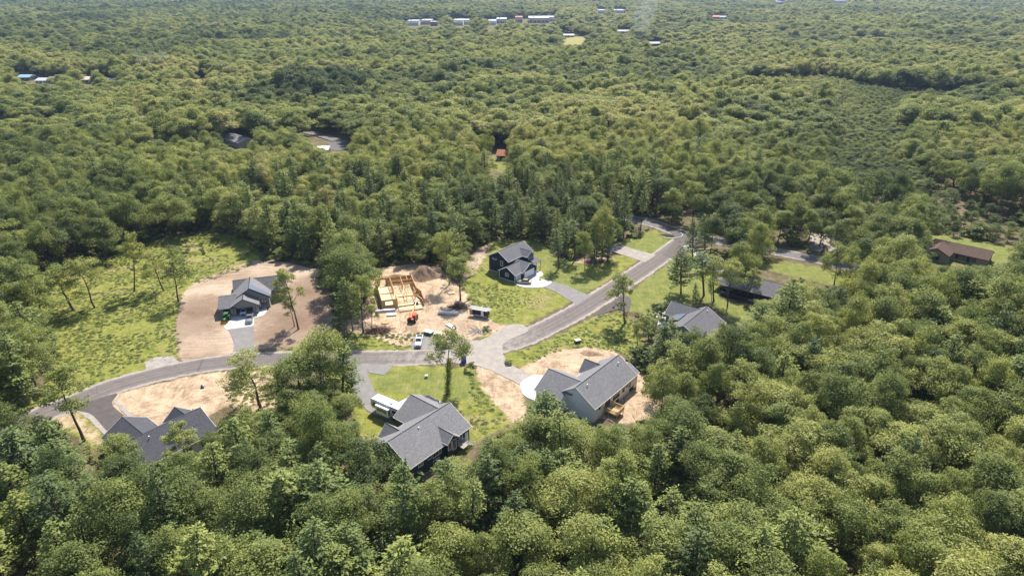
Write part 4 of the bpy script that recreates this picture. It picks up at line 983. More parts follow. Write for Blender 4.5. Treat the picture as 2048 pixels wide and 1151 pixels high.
    def opening(s, axis, pos, sg, a0, a1, z0, z1, name='window', frame='trim', glass='glass', fw=0.12, mull=1, rows=1, parent=None):
        def bx(mb, x0, x1, za, zb, d0, d1):
            lo, hi = sorted((pos+sg*d0, pos+sg*d1))
            if axis == 'v': mb.box(x0, x1, -hi, -lo, za, zb)
            else: mb.box(lo, hi, -x1, -x0, za, zb)
        f = MB(); bx(f, a0-fw, a1+fw, z1, z1+fw, -.05, .07); bx(f, a0-fw, a1+fw, z0-fw, z0, -.05, .09); bx(f, a0-fw, a0, z0, z1, -.05, .07); bx(f, a1, a1+fw, z0, z1, -.05, .07)
        for k in range(1, mull): x = a0+(a1-a0)*k/mull; bx(f, x-.04, x+.04, z0, z1, -.02, .06)
        for k in range(1, rows): z = z0+(z1-z0)*k/rows; bx(f, a0, a1, z-.03, z+.03, -.02, .055)
        fo = f.build(name, M[frame], parent or s.e)
        g = MB(); bx(g, a0, a1, z0, z1, -.04, .02); g.build('pane', M[glass], fo); return fo
    def garage_door(s, axis, pos, sg, a0, a1, z0, z1, mat='door_white'):
        rows = 4; h = (z1-z0)/rows
        fr = MB()
        def bx(mb, x0, x1, za, zb, d0, d1):
            lo, hi = sorted((pos+sg*d0, pos+sg*d1))
            if axis == 'v': mb.box(x0, x1, -hi, -lo, za, zb)
            else: mb.box(lo, hi, -x1, -x0, za, zb)
        bx(fr, a0-.15, a0, z0, z1+.15, -.05, .08); bx(fr, a1, a1+.15, z0, z1+.15, -.05, .08); bx(fr, a0, a1, z1, z1+.15, -.05, .08)
        f = fr.build('garage_door', M['trim'], s.e)
        for k in range(rows):
            p = MB(); bx(p, a0, a1, z0+k*h+.02, z0+(k+1)*h-.02, -.04, .03); p.build('panel', M[mat], f)
    def vent(s, u, v, z):
        mb = MB().cyl(s.P(u, v, z), 0.09, 0.75, 8).cyl(s.P(u, v, z+0.75), 0.15, 0.08, 8); mb.build('vent_pipe', M['trim'], s.e)
    def deck(s, u0, u1, v0, v1, z, rail=0.95, steps=False, mat='deckwood'):
        d = s.e; f = MB(); f.box(u0, u1, -v1, -v0, z-.28, z-.06)
        for uu in (u0+.08, u1-.08):
            f.box(uu-.07, uu+.07, -v1+.05, -v1+.19, -.6, z-.28)
        dk = f.build('deck', M[mat], d)
        nb = max(4, int((v1-v0)/0.3)); me_ = MB().box(u0, u1, -.13, .13, 0, .045).mesh('deck_board', M[mat])
        for k in range(nb):
            b_ = link(bpy.data.objects.new('deck_board', me_), dk); b_.location = (0, -(v0+(k+.5)*(v1-v0)/nb), z-.055+.003*(k % 3))
        r = MB(); zt = z+rail
        runs = [((u0, v0), (u0, v1)), ((u0, v1), (u1, v1)), ((u1, v1), (u1, v0))]
        for (a_, b_) in runs:
            r.bar(s.P(*a_, zt), s.P(*b_, zt), .12, .1); r.bar(s.P(*a_, z+.12), s.P(*b_, z+.12), .06, .06)
            L = math.hypot(b_[0]-a_[0], b_[1]-a_[1]); n_ = int(L/0.16)
            for k in range(1, n_):
                t = k/n_; p = (a_[0]+(b_[0]-a_[0])*t, a_[1]+(b_[1]-a_[1])*t); w_ = .11 if k % 10 == 0 else .05; r.bar(s.P(*p, z), s.P(*p, zt), w_, w_)
        for c in ((u0, v1), (u1, v1), (u0, v0), (u1, v0)): r.bar(s.P(*c, z), s.P(*c, zt+.12), .14, .14)
        r.build('railing', M[mat], dk); return dk
# --- white house with grey roof and timber deck
h = House('white_house', (15.1, 136.2), 51, 'white house with grey shingle roof and new timber deck on the sandy lot')
h.gable(0, 18.9, -5.2, 5.2, 'u', 4.0, 7.5, 'side_white', 'shingle_grey', z0=-.9, peak=0.0)
h.gable(-2.0, 8.6, -10.2, -2.7, 'v', 3.9, 6.95, 'side_white', 'shingle_grey', roof_to=-0.9, peak=3.3, near_cut=(-2.6, -.36))
h.gable(11.9, 16.4, -6.6, -4.8, 'v', 3.8, 6.1, 'side_white', 'shingle_grey', roof_to=-1.9)
h.gable(18.6, 20.2, 0.6, 5.25, 'u', 3.9, 5.5, 'side_white', 'shingle_grey', z0=-.9, peak=2.4, capped=False, oh=.3)
for (a0, a1, z0, z1, mu) in ((2.0, 2.6, 2.4, 3.2, 1), (4.9, 7.0, 1.2, 3.3, 3), (8.5, 11.4, 1.5, 3.2, 2), (12.9, 13.8, 1.7, 3.2, 1), (14.5, 15.5, 2.3, 3.1, 2), (16.1, 16.9, 1.6, 3.2, 1)):
    h.opening('v', 5.2, 1, a0, a1, z0, z1, frame='side_tan', mull=mu, fw=.09)
h.opening('v', 5.2, 1, 9.9, 11.2, -.3, .8, frame='black', fw=.08); h.opening('v', 5.2, 1, 16.6, 18.4, -.5, .9, frame='black', mull=2, fw=.08)
h.deck(4.3, 7.5, 5.35, 8.9, 1.1)
h.vent(2.9, 1.2, 6.6); h.vent(16.5, 1.5, 6.5); h.opening('u', -2.0, -1, -8.8, -7.9, 1.3, 2.4, mull=1)
h.garage_door('v', -10.2, -1, 0.6, 6.0, 0.1, 2.5); h.opening('v', -6.6, -1, 13.2, 15.1, 1.2, 2.8, mull=2)
# --- slate blue house with the camper
h = House('slate_blue_house', (-26.2, 115.5), 51, 'slate blue house with wide grey roof and a camper parked at its garage')
h.gable(0.7, 18.6, -5.3, 6.3, 'u', 3.9, 7.3, 'side_slate', 'shingle_grey', z0=-.6, peak=0.2)
h.gable(10.8, 21.2, -9.2, -3.0, 'v', 3.9, 6.9, 'side_slate', 'shingle_grey', roof_to=-0.6, peak=16.0)
h.gable(3.9, 7.9, -6.4, -4.9, 'v', 3.9, 5.8, 'side_slate', 'shingle_grey', roof_to=-2.4)
h.gable(10.6, 13.8, 4.6, 7.3, 'v', 4.4, 5.7, 'side_slate', 'shingle_grey', roof_from=3.2, z0=-.6, oh=.35)
for (a0, a1, z0, z1, mu) in ((5.8, 6.6, 2.5, 3.5, 1), (7.2, 9.6, 2.1, 3.5, 3), (14.6, 16.2, 1.7, 3.4, 1), (7.3, 8.9, .2, 1.2, 2), (3.0, 4.2, 2.3, 3.4, 2)):
    h.opening('v', 6.3, 1, a0, a1, z0, z1, mull=mu)
h.opening('v', 7.3, 1, 10.9, 11.8, 2.3, 4.1); h.opening('v', 7.3, 1, 12.2, 13.2, 1.7, 4.1, name='patio_door')
h.opening('v', 6.3, 1, 17.3, 18.1, .6, 2.6, name='door', glass='door_white')
h.opening('u', 0.7, -1, 1.5, 2.4, 1.6, 2.8); h.vent(8.2, 1.3, 6.4); h.vent(19.0, -3.0, 5.4)
st = MB()
for k in range(6): st.box(16.0+.35*k, 16.35+.35*k, -8.2, -6.45, 1.5-.25*(k+1)-.12, 1.5-.25*(k+1))
st.box(14.2, 16.0, -8.6, -6.42, 1.2, 1.42)
so = st.build('back_steps', M['grey_wood'], h.e); rl = MB()
for vv in (6.5, 8.3):
    rl.bar((14.3, -vv, 2.35), (16.0, -vv, 2.35), .08); rl.bar((16.0, -vv, 2.35), (18.1, -vv, .95), .08)
    for k in range(9): rl.bar((16+.25*k, -vv, 1.25-.17*k), (16+.25*k, -vv, 2.3-.17*k), .05)
rl.build('railing', M['trim'], so)
# --- lower left house, dark roof, pale walls
h = House('pale_walled_house', (-80.7, 116.6), 51, 'pale walled house with charcoal shingle roof at the lower left beside the new asphalt drive')
h.gable(0.3, 16.0, -5.2, 6.2, 'u', 3.4, 6.5, 'side_white', 'shingle_dark', z0=-1.2, peak=0.0)
h.gable(-0.8, 8.4, -10.8, -3.5, 'v', 3.2, 5.9, 'side_white', 'shingle_dark', roof_to=-0.8, peak=3.8)
h.gable(10.4, 16.2, -6.0, -4.4, 'v', 3.2, 5.5, 'side_white', 'shingle_dark', roof_to=-1.9, peak=13.3)
h.opening('u', .3, -1, -1.3, .2, 1.2, 2.6, mull=2, frame='black'); h.opening('u', .3, -1, 2.8, 3.6, 1.5, 2.6, frame='black')
for a0 in (2, 5.2, 8.6, 12.2): h.opening('v', 6.2, 1, a0, a0+1.5, .9, 2.5, mull=2)
h.vent(4.0, 1.6, 5.8); h.vent(15.0, -1.0, 6.0)
h.garage_door('v', -10.8, -1, 1.0, 6.6, .1, 2.5)
# --- navy two storey house
h = House('navy_house', (-4.9, 221.1), 51, 'navy two storey house with pale garage doors on the lawn left of the road')
h.gable(0.8, 14.2, -4.8, 4.0, 'u', 5.5, 8.0, 'side_navy', 'shingle_mid', peak=-.3)
h.gable(-2.4, 1.6, 2.7, 9.5, 'u', 2.95, 4.9, 'side_navy', 'shingle_mid', roof_to=4.5)
h.gable(1.0, 8.8, 2.0, 10.3, 'v', 2.95, 5.2, 'side_navy', 'shingle_mid', roof_from=3.6, peak=4.9, og=.3)
h.gable(8.2, 12.0, 3.0, 6.5, 'v', 5.5, 6.9, 'side_navy', 'shingle_mid', roof_from=1.2, og=.25, oh=.3)
h.slab('porch_roof', [(8.9, 6.4, 4.0), (13.0, 6.4, 4.0), (13.0, 9.2, 3.2), (8.9, 9.2, 3.2)], M['shingle_mid'])
pp = MB()
for uu in (10.6, 12.8): pp.box(uu-.12, uu+.12, -9.1, -8.86, 0, 3.2)
pp.build('porch_post', M['trim'], h.e)
h.opening('v', 6.5, 1, 8.9, 11.4, 4.4, 6.0, mull=3, rows=2); h.opening('u', .8, -1, -3.1, -1.5, 4.6, 5.0); h.opening('u', .8, -1, .5, 1.5, 3.1, 4.7, rows=2)
h.opening('u', -2.4, -1, 5.4, 6.6, 1.5, 2.6, mull=2, rows=2); h.opening('v', 4.0, 1, 12.4, 13.4, 4.0, 5.1)
h.garage_door('v', 9.5, 1, -1.8, .8, .1, 2.35); h.garage_door('v', 10.3, 1, 2.0, 7.2, .1, 2.55)
co = MB()
for (uu, vv) in ((-2.4, 9.5), (-2.4, 2.7), (.8, -4.8), (8.8, 10.3)): co.box(uu-.07, uu+.09, -vv-.07, -vv+.07, .3, 2.8 if uu < .5 or uu > 8 else 5.3)
co.build('corner_board', M['trim'], h.e)
lp = MB().box(7.6, 8.7, -10.42, -10.32, 0, 1.3); lp.build('stone_skirt', M['stone'], h.e)
# --- grey house with open garage
h = House('grey_house', (-89.5, 200.6), 17, 'grey house with open garage and blue metal porch roof on the brown graded lot')
h.gable(0, 15.5, -4.8, 3.2, 'u', 3.2, 6.0, 'side_grey', 'shingle_mid', peak=-.8, fascia='trim_dark')
h.gable(-0.6, 10.7, 0.0, 9.0, 'v', 3.2, 6.7, 'side_grey', 'shingle_grey', peak=5.0, roof_from=-.4, fascia='trim_dark')
h.gable(-0.6, 7.3, 5.5, 13.2, 'v', 3.0, 5.3, 'side_grey', 'shingle_grey', peak=3.2, roof_from=5.0, fascia='trim_dark', opens={'a1': [(0.8, 5.7, 2.45)]})
h.gable(-3.8, -0.55, 3.2, 13.0, 'u', 2.85, 4.6, 'side_grey', 'shingle_mid', peak=7.9, roof_to=1.0, fascia='trim_dark', opens={'b1': [(-3.1, -.95, 2.4)]})
h.gable(11.3, 14.8, 2.5, 4.6, 'v', 3.1, 4.8, 'side_grey', 'shingle_mid', roof_from=1.0, fascia='trim_dark')
h.slab('metal_porch_roof', [(5.1, 5.6, 6.85), (5.1, 9.5, 6.85), (11.1, 9.5, 3.2), (11.1, 7.6, 3.2)], M['metal_roof'], t=.22, dz=.1)
h.opening('v', 9.0, 1, 8.1, 9.6, 1.3, 2.7, frame='trim_dark', mull=2); h.opening('v', 4.6, 1, 12.2, 13.9, 1.0, 2.6, frame='trim_dark')
pp = MB()
for uu in (7.6, 10.6): pp.box(uu-.14, uu+.14, -9.35, -9.08, 0, 3.1)
pp.build('porch_post', M['trim'], h.e)
for a_ in (0.1, 6.4): MB().box(a_-.1, a_+.1, -13.38, -13.22, 1.8, 2.15).build('wall_lamp', M['black'], h.e)
# --- grey roofed house among the trees
h = House('grey_roofed_house', (50.0, 171.8), 51, 'house with mauve grey roof and small blue porch roof among trees right of the road')
h.gable(-2.9, 12.0, -5.8, 5.8, 'u', 3.2, 6.4, 'side_grey', 'shingle_mid', peak=0)
h.gable(6.9, 14.6, -10.3, -3.0, 'v', 3.2, 5.7, 'side_grey', 'shingle_mid', roof_to=-1.2)
h.slab('porch_roof', [(2.6, -4.4, 4.0), (8.0, -4.4, 4.0), (8.0, -7.6, 3.0), (2.6, -7.6, 3.0)], M['metal_roof'], dz=.35)
h.opening('v', 5.8, 1, 7.5, 9.0, 1, 2.5, mull=2); h.opening('v', 5.8, 1, 2, 3.4, 1, 2.5, mull=2); h.vent(10.2, 1.0, 5.6)
h.opening('u', 6.9, -1, -9.0, -8.0, 1.2, 2.4)
# --- black house
h = House('black_house', (71.8, 210.4), -36, 'long black walled house with grey roof right of the road, half hidden by trees')
h.gable(0.5, 20.0, -5.6, 5.6, 'u', 2.9, 5.4, 'side_black', 'shingle_mid', fascia='black')
h.slab('porch_roof', [(-2.4, -3, 3.0), (.6, -3, 3.5), (.6, 4.5, 3.5), (-2.4, 4.5, 3.0)], M['shingle_mid'])
for vv in (-2.8, 4.3): MB().box(-2.3, -2.1, -vv-.1, -vv+.1, 0, 3.0).build('porch_post', M['side_tan'], h.e)
for a0 in (2.2, 6.6, 11.5): h.opening('v', 5.6, 1, a0, a0+1.6, .9, 2.3, frame='black', mull=2)
h.opening('u', .5, -1, -1, 1.2, .9, 2.4, frame='side_tan', mull=2)
h.deck(1.5, 10.0, 5.75, 7.4, .45, .8, mat='trim_dark')
def two_point_house(name, pa, pb, zr, label, depth, ze, wall, roof, extra=0, fascia='trim'):
    A, B = gp(*pa, zr), gp(*pb, zr); ang = math.degrees(math.atan2(B[1]-A[1], B[0]-A[0])); L = math.hypot(B[0]-A[0], B[1]-A[1])
    hh = House(name, A, ang, label); hh.gable(0, L, -depth/2, depth/2, 'u', ze, zr, wall, roof, fascia=fascia); hh.L = L; return hh
# --- brown roofed ranch at the right edge
h = two_point_house('brown_roofed_house', (1872, 478), (1984, 502), 4.8, 'brown roofed tan brick ranch house at the right edge of the picture', 9.6, 2.8, 'side_tan', 'shingle_brown', fascia='trim_dark')
h.gable(-1.0, 7.0, 1.0, 10.2, 'v', 2.8, 4.7, 'side_tan', 'shingle_brown', fascia='trim_dark', roof_from=0)
h.opening('v', 4.8, 1, 8.4, 11.4, .9, 2.3, frame='trim_dark', mull=2); h.opening('v', 4.8, 1, 13.4, 14.8, .9, 2.3, frame='trim_dark'); h.opening('v', 10.2, 1, 1.2, 4.2, .1, 2.3, name='garage_door', frame='trim_dark', glass='black')
h.opening('v', 4.8, 1, 12.0, 12.9, .1, 2.2, name='door', frame='trim_dark', glass='black')
# --- rust roofed house behind
h = two_point_house('rust_roofed_house', (996, 299), (1032, 300), 5.0, 'rust red roofed house in a gap of the wood behind the clearing', 11, 2.8, 'side_tan', 'shingle_rust', fascia='trim_dark')
h.opening('v', 5.5, 1, 2, 5, .3, 2.3, name='garage_door', frame='trim_dark', glass='trim_dark'); h.opening('v', 5.5, 1, 8, 9.4, 1, 2.2, mull=2)
# --- white edged roof in the wood at upper left
h = two_point_house('white_edged_house', (451, 264), (492, 276), 5.0, 'low house with pale roof and white eave line in the wood above the left field', 11, 3.0, 'side_tan', 'shingle_grey')
h.opening('v', 5.5, 1, 2, 4, .8, 2.2, mull=2); h.opening('v', 5.5, 1, 7, 9.6, .2, 2.3, name='garage_door', glass='trim_dark')
# --- bright roofed outbuilding among trees below the black house
h = two_point_house('metal_roofed_shed', (1608, 590), (1660, 606), 4.2, 'shed with pale metal roof showing through crowns right of the black house', 7, 2.8, 'side_white', 'metal_pale')
# ------------------------------------------------------------------ house under construction: floor and stud walls
fr = House('unfinished_house', (-45.9, 209.6), 17, 'unroofed house frame of yellow studs on the sandy building site')
def stud_wall(a, b, z0=.45, hgt=2.55, sheath=None, opening=None, low=False):
    """a, b are (u, v)"""
    L = math.hypot(b[0]-a[0], b[1]-a[1]); mb = MB(); at = lambda t: (a[0]+(b[0]-a[0])*t/L, a[1]+(b[1]-a[1])*t/L)
    mb.bar(fr.P(*a, z0+.04), fr.P(*b, z0+.04), .11, .09); mb.bar(fr.P(*a, z0+hgt), fr.P(*b, z0+hgt), .13, .13)
    t = 0.05
    while t < L:
        p = at(t)
        if not (opening and opening[0] < t < opening[1]): mb.bar(fr.P(*p, z0+.08), fr.P(*p, z0+hgt-.05), .05, .10)
        t += .41
    if opening:
        o0, o1, oz = opening[:3]
        mb.bar(fr.P(*at(o0), z0+oz), fr.P(*at(o1), z0+oz), .11, .22)
    w = mb.build('stud_wall', M['lumber'], fr.e, recalc=False)
    if sheath is not None:
        ux, uy = (b[0]-a[0])/L, (b[1]-a[1])/L; ox, oy = -uy*sheath, ux*sheath
        s_ = MB()
        def pan(t0, t1, za, zb):
            p, q_ = at(t0), at(t1); pts = []
            for (pp_, dd_) in ((p, .06), (q_, .06), (q_, .09), (p, .09)): pts.append((pp_[0]+ox*dd_, -(pp_[1]+oy*dd_)))
            s_.prism(pts, za, zb)
        if opening: pan(0, opening[0], z0-.25, z0+hgt+.03); pan(opening[1], L, z0-.25, z0+hgt+.03); pan(opening[0], opening[1], z0+opening[2], z0+hgt+.03); pan(opening[0], opening[1], z0-.25, z0+(opening[3] if len(opening) > 3 else 0.0)+.02)
        else: pan(0, L, z0-.25, z0+hgt+.03)
        s_.build('osb_sheathing', M['osb'], w)
    return w
MB().box(-.1, 12.1, -17.9, .1, -.4, .15).box(4.9, 12.6, -21.0, -17.9, -.4, .10).build('foundation', M['foundation'], fr.e)
for k in range(5):
    for j in range(6):
        o_ = MB().box(k*2.42+.01, k*2.42+2.40, -(j*2.97+2.95), -(j*2.97+.01), .15, .44+.003*((k+j) % 3)).build('floor_panel', M['subfloor'], fr.e)
MB().box(5.0, 12.4, -20.9, -17.95, .10, .14).build('garage_floor', M['subfloor'], fr.e)
stud_wall((0, 0), (12.1, 0), sheath=-1, opening=(1.5, 3.3, 2.1)); stud_wall((0, 0), (0, 17.6), sheath=1); stud_wall((12.1, 0), (12.1, 10.0), sheath=-1)
stud_wall((4.8, 0), (4.8, 17.6), opening=(9.6, 12.8, 2.1)); stud_wall((4.8, 3.4), (12.1, 3.4), opening=(2.5, 3.6, 2.1)); stud_wall((8.3, 0), (8.3, 6.4)); stud_wall((10.3, 0), (10.3, 3.4))
stud_wall((4.8, 6.4), (12.1, 6.4), opening=(3.2, 4.4, 2.1)); stud_wall((0, 7.4), (4.8, 7.4), hgt=.25); stud_wall((4.8, 14.3), (11.2, 14.3)); stud_wall((11.2, 9.9), (11.2, 14.3)); stud_wall((8.4, 8.6), (8.4, 14.3), opening=(1, 4.4, 2.2))
stud_wall((0, 17.6), (4.9, 17.6), sheath=1, opening=(1.0, 3.4, 2.15, .75)); stud_wall((4.9, 16.2), (12.0, 16.2), hgt=2.5, opening=(.6, 6.4, 2.3)); stud_wall((12.1, 10.0), (13.2, 13.5), hgt=2.3, sheath=-1); stud_wall((13.2, 13.5), (13.2, 18.5), hgt=1.9, sheath=-1)
stud_wall((4.9, 20.9), (12.4, 20.9), z0=.1, hgt=.5)
br = MB()
for (a_, b_) in (((.3, .6), (3.0, .2)), ((4.7, 1.0), (3.0, 6.6)), ((11.9, 1), (10.0, 5.0)), ((1, 17.3), (2.8, 12.8)), ((.3, 8.5), (.25, 13))): br.bar(fr.P(*a_, 2.9), fr.P(*b_, .5), .05, .12)
br.build('wall_brace', M['lumber'], fr.e)
gr_ = random.Random(5)
for k in range(14):
    u_, v_ = gr_.uniform(5, 12), gr_.uniform(14.6, 20.4); L_ = gr_.uniform(.5, 2.4); a_ = gr_.uniform(0, 3.1)
    MB().bar((u_, -v_, .5+.06*k/3), (u_+L_*math.cos(a_), -v_+L_*math.sin(a_), .52+.06*k/3), .12, .06).build('loose_board', M['lumber'], fr.e)
# ------------------------------------------------------------------ vehicles
def wheel(parent, x, y, r=0.38, w=0.26, side=1, rim='chrome'):
    t = MB(); n = 18; P = []
    for (rr, yy) in ((r*.62, -w/2), (r*.93, -w/2), (r, -w*.32), (r, w*.32), (r*.93, w/2), (r*.62, w/2)):
        P.append([(x+rr*math.cos(2*PI*i/n), y+yy, r+rr*math.sin(2*PI*i/n)) for i in range(n)])
    t.loft(P, cap=False); wo_ = t.build('wheel', M['rubber'], parent, smooth=False)
    g = MB().cyl((x, y-w*.36, r), r*.62, w*.72, 14, 'y'); 
    for k in range(5):
        a = 2*PI*k/5; g.bar((x, y+side*w*.38, r), (x+r*.55*math.cos(a), y+side*w*.40, r+r*.55*math.sin(a)), .07, .05)
    g.build('rim', M[rim], wo_); return wo_
def section(x, w, z0, z1, top=None, r=.12):
    """rounded car cross section at x; w half width at the waist, top half width on top"""
    top = top or w*.86; zm = z0+(z1-z0)*.55
    return [(x, -w*.92, z0), (x, -w, z0+.12), (x, -w, zm), (x, -w*.97, z1-r), (x, -top, z1-.02), (x, -top*.5, z1+.015), (x, 0, z1+.02), (x, top*.5, z1+.015), (x, top, z1-.02), (x, w*.97, z1-r), (x, w, zm), (x, w, z0+.12), (x, w*.92, z0)]
def car(name, loc, heading, paint, label, style='sedan', cat='car', group=None, L=4.8):
    e = empty(name, (loc[0], loc[1], .06), heading, label, cat, group); W = .93
    if style == 'pickup':
        hx = L/2
        b = MB(); zb = 1.12
        b.loft([section(-hx, W*.95, .5, 1.05), section(-hx+.15, W, .42, zb), section(-.42, W, .4, zb)]); 
        b.loft([section(-.42, W, .4, zb+.02), section(.9, W, .4, zb+.02), section(1.25, W, .42, zb), section(hx-.35, W*.97, .42, zb-.03), section(hx-.08, W*.92, .45, .98), section(hx, W*.84, .5, .85)])
        body = b.build('body', M[paint], e, smooth=False)
        # bed well
        MB().box(-hx+.16, -.55, -.76, .76, zb-.02, zb+.045).build('bed_floor', M['black'], e)
        rl = MB(); rl.box(-hx+.05, -.45, -.93, -.78, zb-.1, zb+.12).box(-hx+.05, -.45, .78, .93, zb-.1, zb+.12).box(-hx+.02, -hx+.12, -.9, .9, zb-.4, zb+.12).build('bed_side', M[paint], e)
        cab = MB().loft([[(-.5, -.8, zb), (-.5, .8, zb), (1.15, .8, zb), (1.15, -.8, zb)], [(-.38, -.68, 1.78), (-.38, .68, 1.78), (.45, .68, 1.80), (.45, -.68, 1.80)]]); g = cab.build('cab_glass', M['glass'], e)
        rf = MB().loft([[(-.46, -.74, 1.70), (-.46, .74, 1.70), (.55, .74, 1.70), (.55, -.74, 1.70)], [(-.38, -.69, 1.80), (-.38, .69, 1.80), (.44, .69, 1.82), (.44, -.69, 1.82)]]).build('cab_roof', M[paint], e)
        pl = MB()
        for sy in (-1, 1):
            for (xa, xb) in ((-.5, -.42), (.25, .2), (1.13, .5)): pl.bar((xa, sy*.79, zb), (xb, sy*.70, 1.74), .08, .06)
        pl.build('pillar', M[paint], e); wx = (hx-.95, -hx+1.15); wr = .41
    else:
        hx = L/2; zb = .96 if style == 'sedan' else 1.08; zt = 1.45 if style == 'sedan' else 1.72
        b = MB().loft([section(-hx, W*.82, .42, zb-.25), section(-hx+.12, W*.93, .32, zb-.06), section(-hx+.7, W, .28, zb), section(0, W, .26, zb), section(hx-1.35, W, .28, zb-.03), section(hx-.5, W*.95, .3, zb-.14), section(hx-.1, W*.86, .34, zb-.26), section(hx, W*.76, .4, zb-.38)])
        b.build('body', M[paint], e)
        rear = -hx+.75 if style == 'sedan' else -hx+.12
        g = MB().loft([[(rear, -.80, zb-.02), (rear, .80, zb-.02), (hx-1.25, .80, zb-.04), (hx-1.25, -.80, zb-.04)], [(rear+.55, -.62, zt), (rear+.55, .62, zt), (hx-2.05, .62, zt), (hx-2.05, -.62, zt)]]).build('glasshouse', M['glass'], e)
        MB().loft([[(rear+.48, -.67, zt-.06), (rear+.48, .67, zt-.06), (hx-1.95, .67, zt-.06), (hx-1.95, -.67, zt-.06)], [(rear+.6, -.58, zt+.03), (rear+.6, .58, zt+.03), (hx-2.1, .58, zt+.03), (hx-2.1, -.58, zt+.03)]]).build('car_roof', M[paint], e)
        pl = MB()
        for sy in (-1, 1):
            pl.bar((rear, sy*.79, zb-.02), (rear+.55, sy*.63, zt), .1, .07); pl.bar((-.1, sy*.80, zb-.02), (-.15, sy*.63, zt), .08, .06); pl.bar((hx-1.27, sy*.79, zb-.04), (hx-2.05, sy*.63, zt), .07, .06)
        pl.build('pillar', M[paint], e); wx = (hx-.92, -hx+.95); wr = .35
    for x_ in wx:
        for sy in (-1, 1): wheel(e, x_, sy*(W-.12), wr, .25, sy)
    for sy in (-1, 1):
        MB().box(hx-.18, hx-.02, sy*.66-.16, sy*.66+.16, .66, .84).build('headlight', M['lamp_white'], e)
        MB().box(-hx-.02, -hx+.12, sy*.74-.1, sy*.74+.1, .72, .98).build('tail_light', M['lamp_red'], e)
        MB().box(hx-1.75, hx-1.55, sy*1.0-.09, sy*1.0+.09, zb, zb+.16).build('mirror', M['black'], e)
    MB().box(hx-.12, hx+.02, -.5, .5, .5, .72).build('grille', M['black'], e)
    MB().box(hx-.2, hx+.05, -.72, .72, .33, .47).build('bumper', M['black' if style != 'pickup' else 'chrome'], e)
    return e
def heading(a, b):
    A, B = gp(*a), gp(*b); return math.atan2(B[1]-A[1], B[0]-A[0])
car('pickup_truck', gp(838, 686), R(-90+1), 'white_paint', 'white pickup truck parked in the pull-in below the house frame', 'pickup', 'pickup', L=5.8)
car('pickup_truck', gp(500, 640), R(-90+14), 'silver_paint', 'silver pickup truck parked on the concrete in front of the grey house', 'pickup', 'pickup', L=5.7)
car('parked_car', gp(487, 626), R(-90+17), 'white_paint', 'white car standing inside the open garage of the grey house', 'sedan', 'car', L=4.5)
car('parked_car', gp(1049, 566), R(172), 'gold_paint', 'pale gold sedan parked in front of the navy house', 'sedan', 'car', L=4.8)
car('parked_suv', gp(888, 694), R(12), 'dark_paint', 'dark blue grey suv half hidden under the tall oak at the junction', 'suv', 'car', L=4.8)
# ---- fifth wheel camper
A, B = Vector((-33.2, 138.4)), Vector((-26.0, 133.6)); dv = (B-A).normalized(); ang = math.atan2(dv.y, dv.x)
e = empty('camper_trailer', (A.x, A.y, .05), ang, 'long white camper trailer with slide-out parked beside the slate blue house', 'camper')
hb = MB().loft([[(0.0, -1.2, 1.9), (0.0, 1.2, 1.9), (0.0, 1.1, 3.3), (0.0, -1.1, 3.3)], [(.35, -1.25, 1.3), (.35, 1.25, 1.3), (.35, 1.2, 3.72), (.35, -1.2, 3.72)], [(2.3, -1.25, 1.25), (2.3, 1.25, 1.25), (2.3, 1.22, 3.78), (2.3, -1.22, 3.78)], [(2.5, -1.25, .75), (2.5, 1.25, .75), (2.5, 1.22, 3.78), (2.5, -1.22, 3.78)], [(10.4, -1.25, .75), (10.4, 1.25, .75), (10.4, 1.22, 3.75), (10.4, -1.22, 3.75)]])
hb.build('body', M['rv_white'], e)
MB().box(2.5, 6.4, -2.1, -1.2, .95, 3.1).build('slide_out', M['rv_white'], e)
MB().box(2.4, 6.5, -2.16, -1.1, 3.1, 3.18).build('slide_roof', M['trim'], e)
MB().box(2.9, 6.0, -2.13, -2.09, 1.9, 2.6).build('slide_window', M['glass'], e); MB().box(6.39, 6.43, -1.9, -1.45, 1.5, 2.7).build('slide_window', M['glass'], e)
MB().box(.4, 2.4, -1.29, -1.24, 1.9, 2.2).box(6.6, 10.3, -1.29, -1.24, 1.5, 1.8).build('stripe', M['rv_stripe'], e); MB().box(2.5, 10.4, -1.275, -1.24, .75, 1.15).build('skirt', M['rv_stripe'], e)
for (xa, xb) in ((.8, 1.7), (7.0, 8.2), (9.0, 9.9)): MB().box(xa, xb, -1.3, -1.25, 2.1, 2.9).build('window', M['glass'], e)
MB().box(5.4, 6.3, -.4, .4, 3.75, 4.05).build('air_conditioner', M['trim'], e); MB().box(6.9, 7.8, -.35, .35, 3.76, 3.86).build('roof_vent', M['steel'], e); MB().box(3.2, 3.7, -.25, .25, 3.77, 3.88).build('roof_vent', M['trim'], e)
MB().bar((6.6, -1.32, 3.6), (10.2, -1.32, 3.6), .14).build('awning', M['black'], e)
for x_ in (6.9, 7.9):
    for sy in (-1, 1): wheel(e, x_, sy*1.1, .4, .26, sy)
MB().box(1.3, 1.5, -.9, -.75, -.05, 1.3).box(1.3, 1.5, .75, .9, -.05, 1.3).build('landing_leg', M['black'], e)
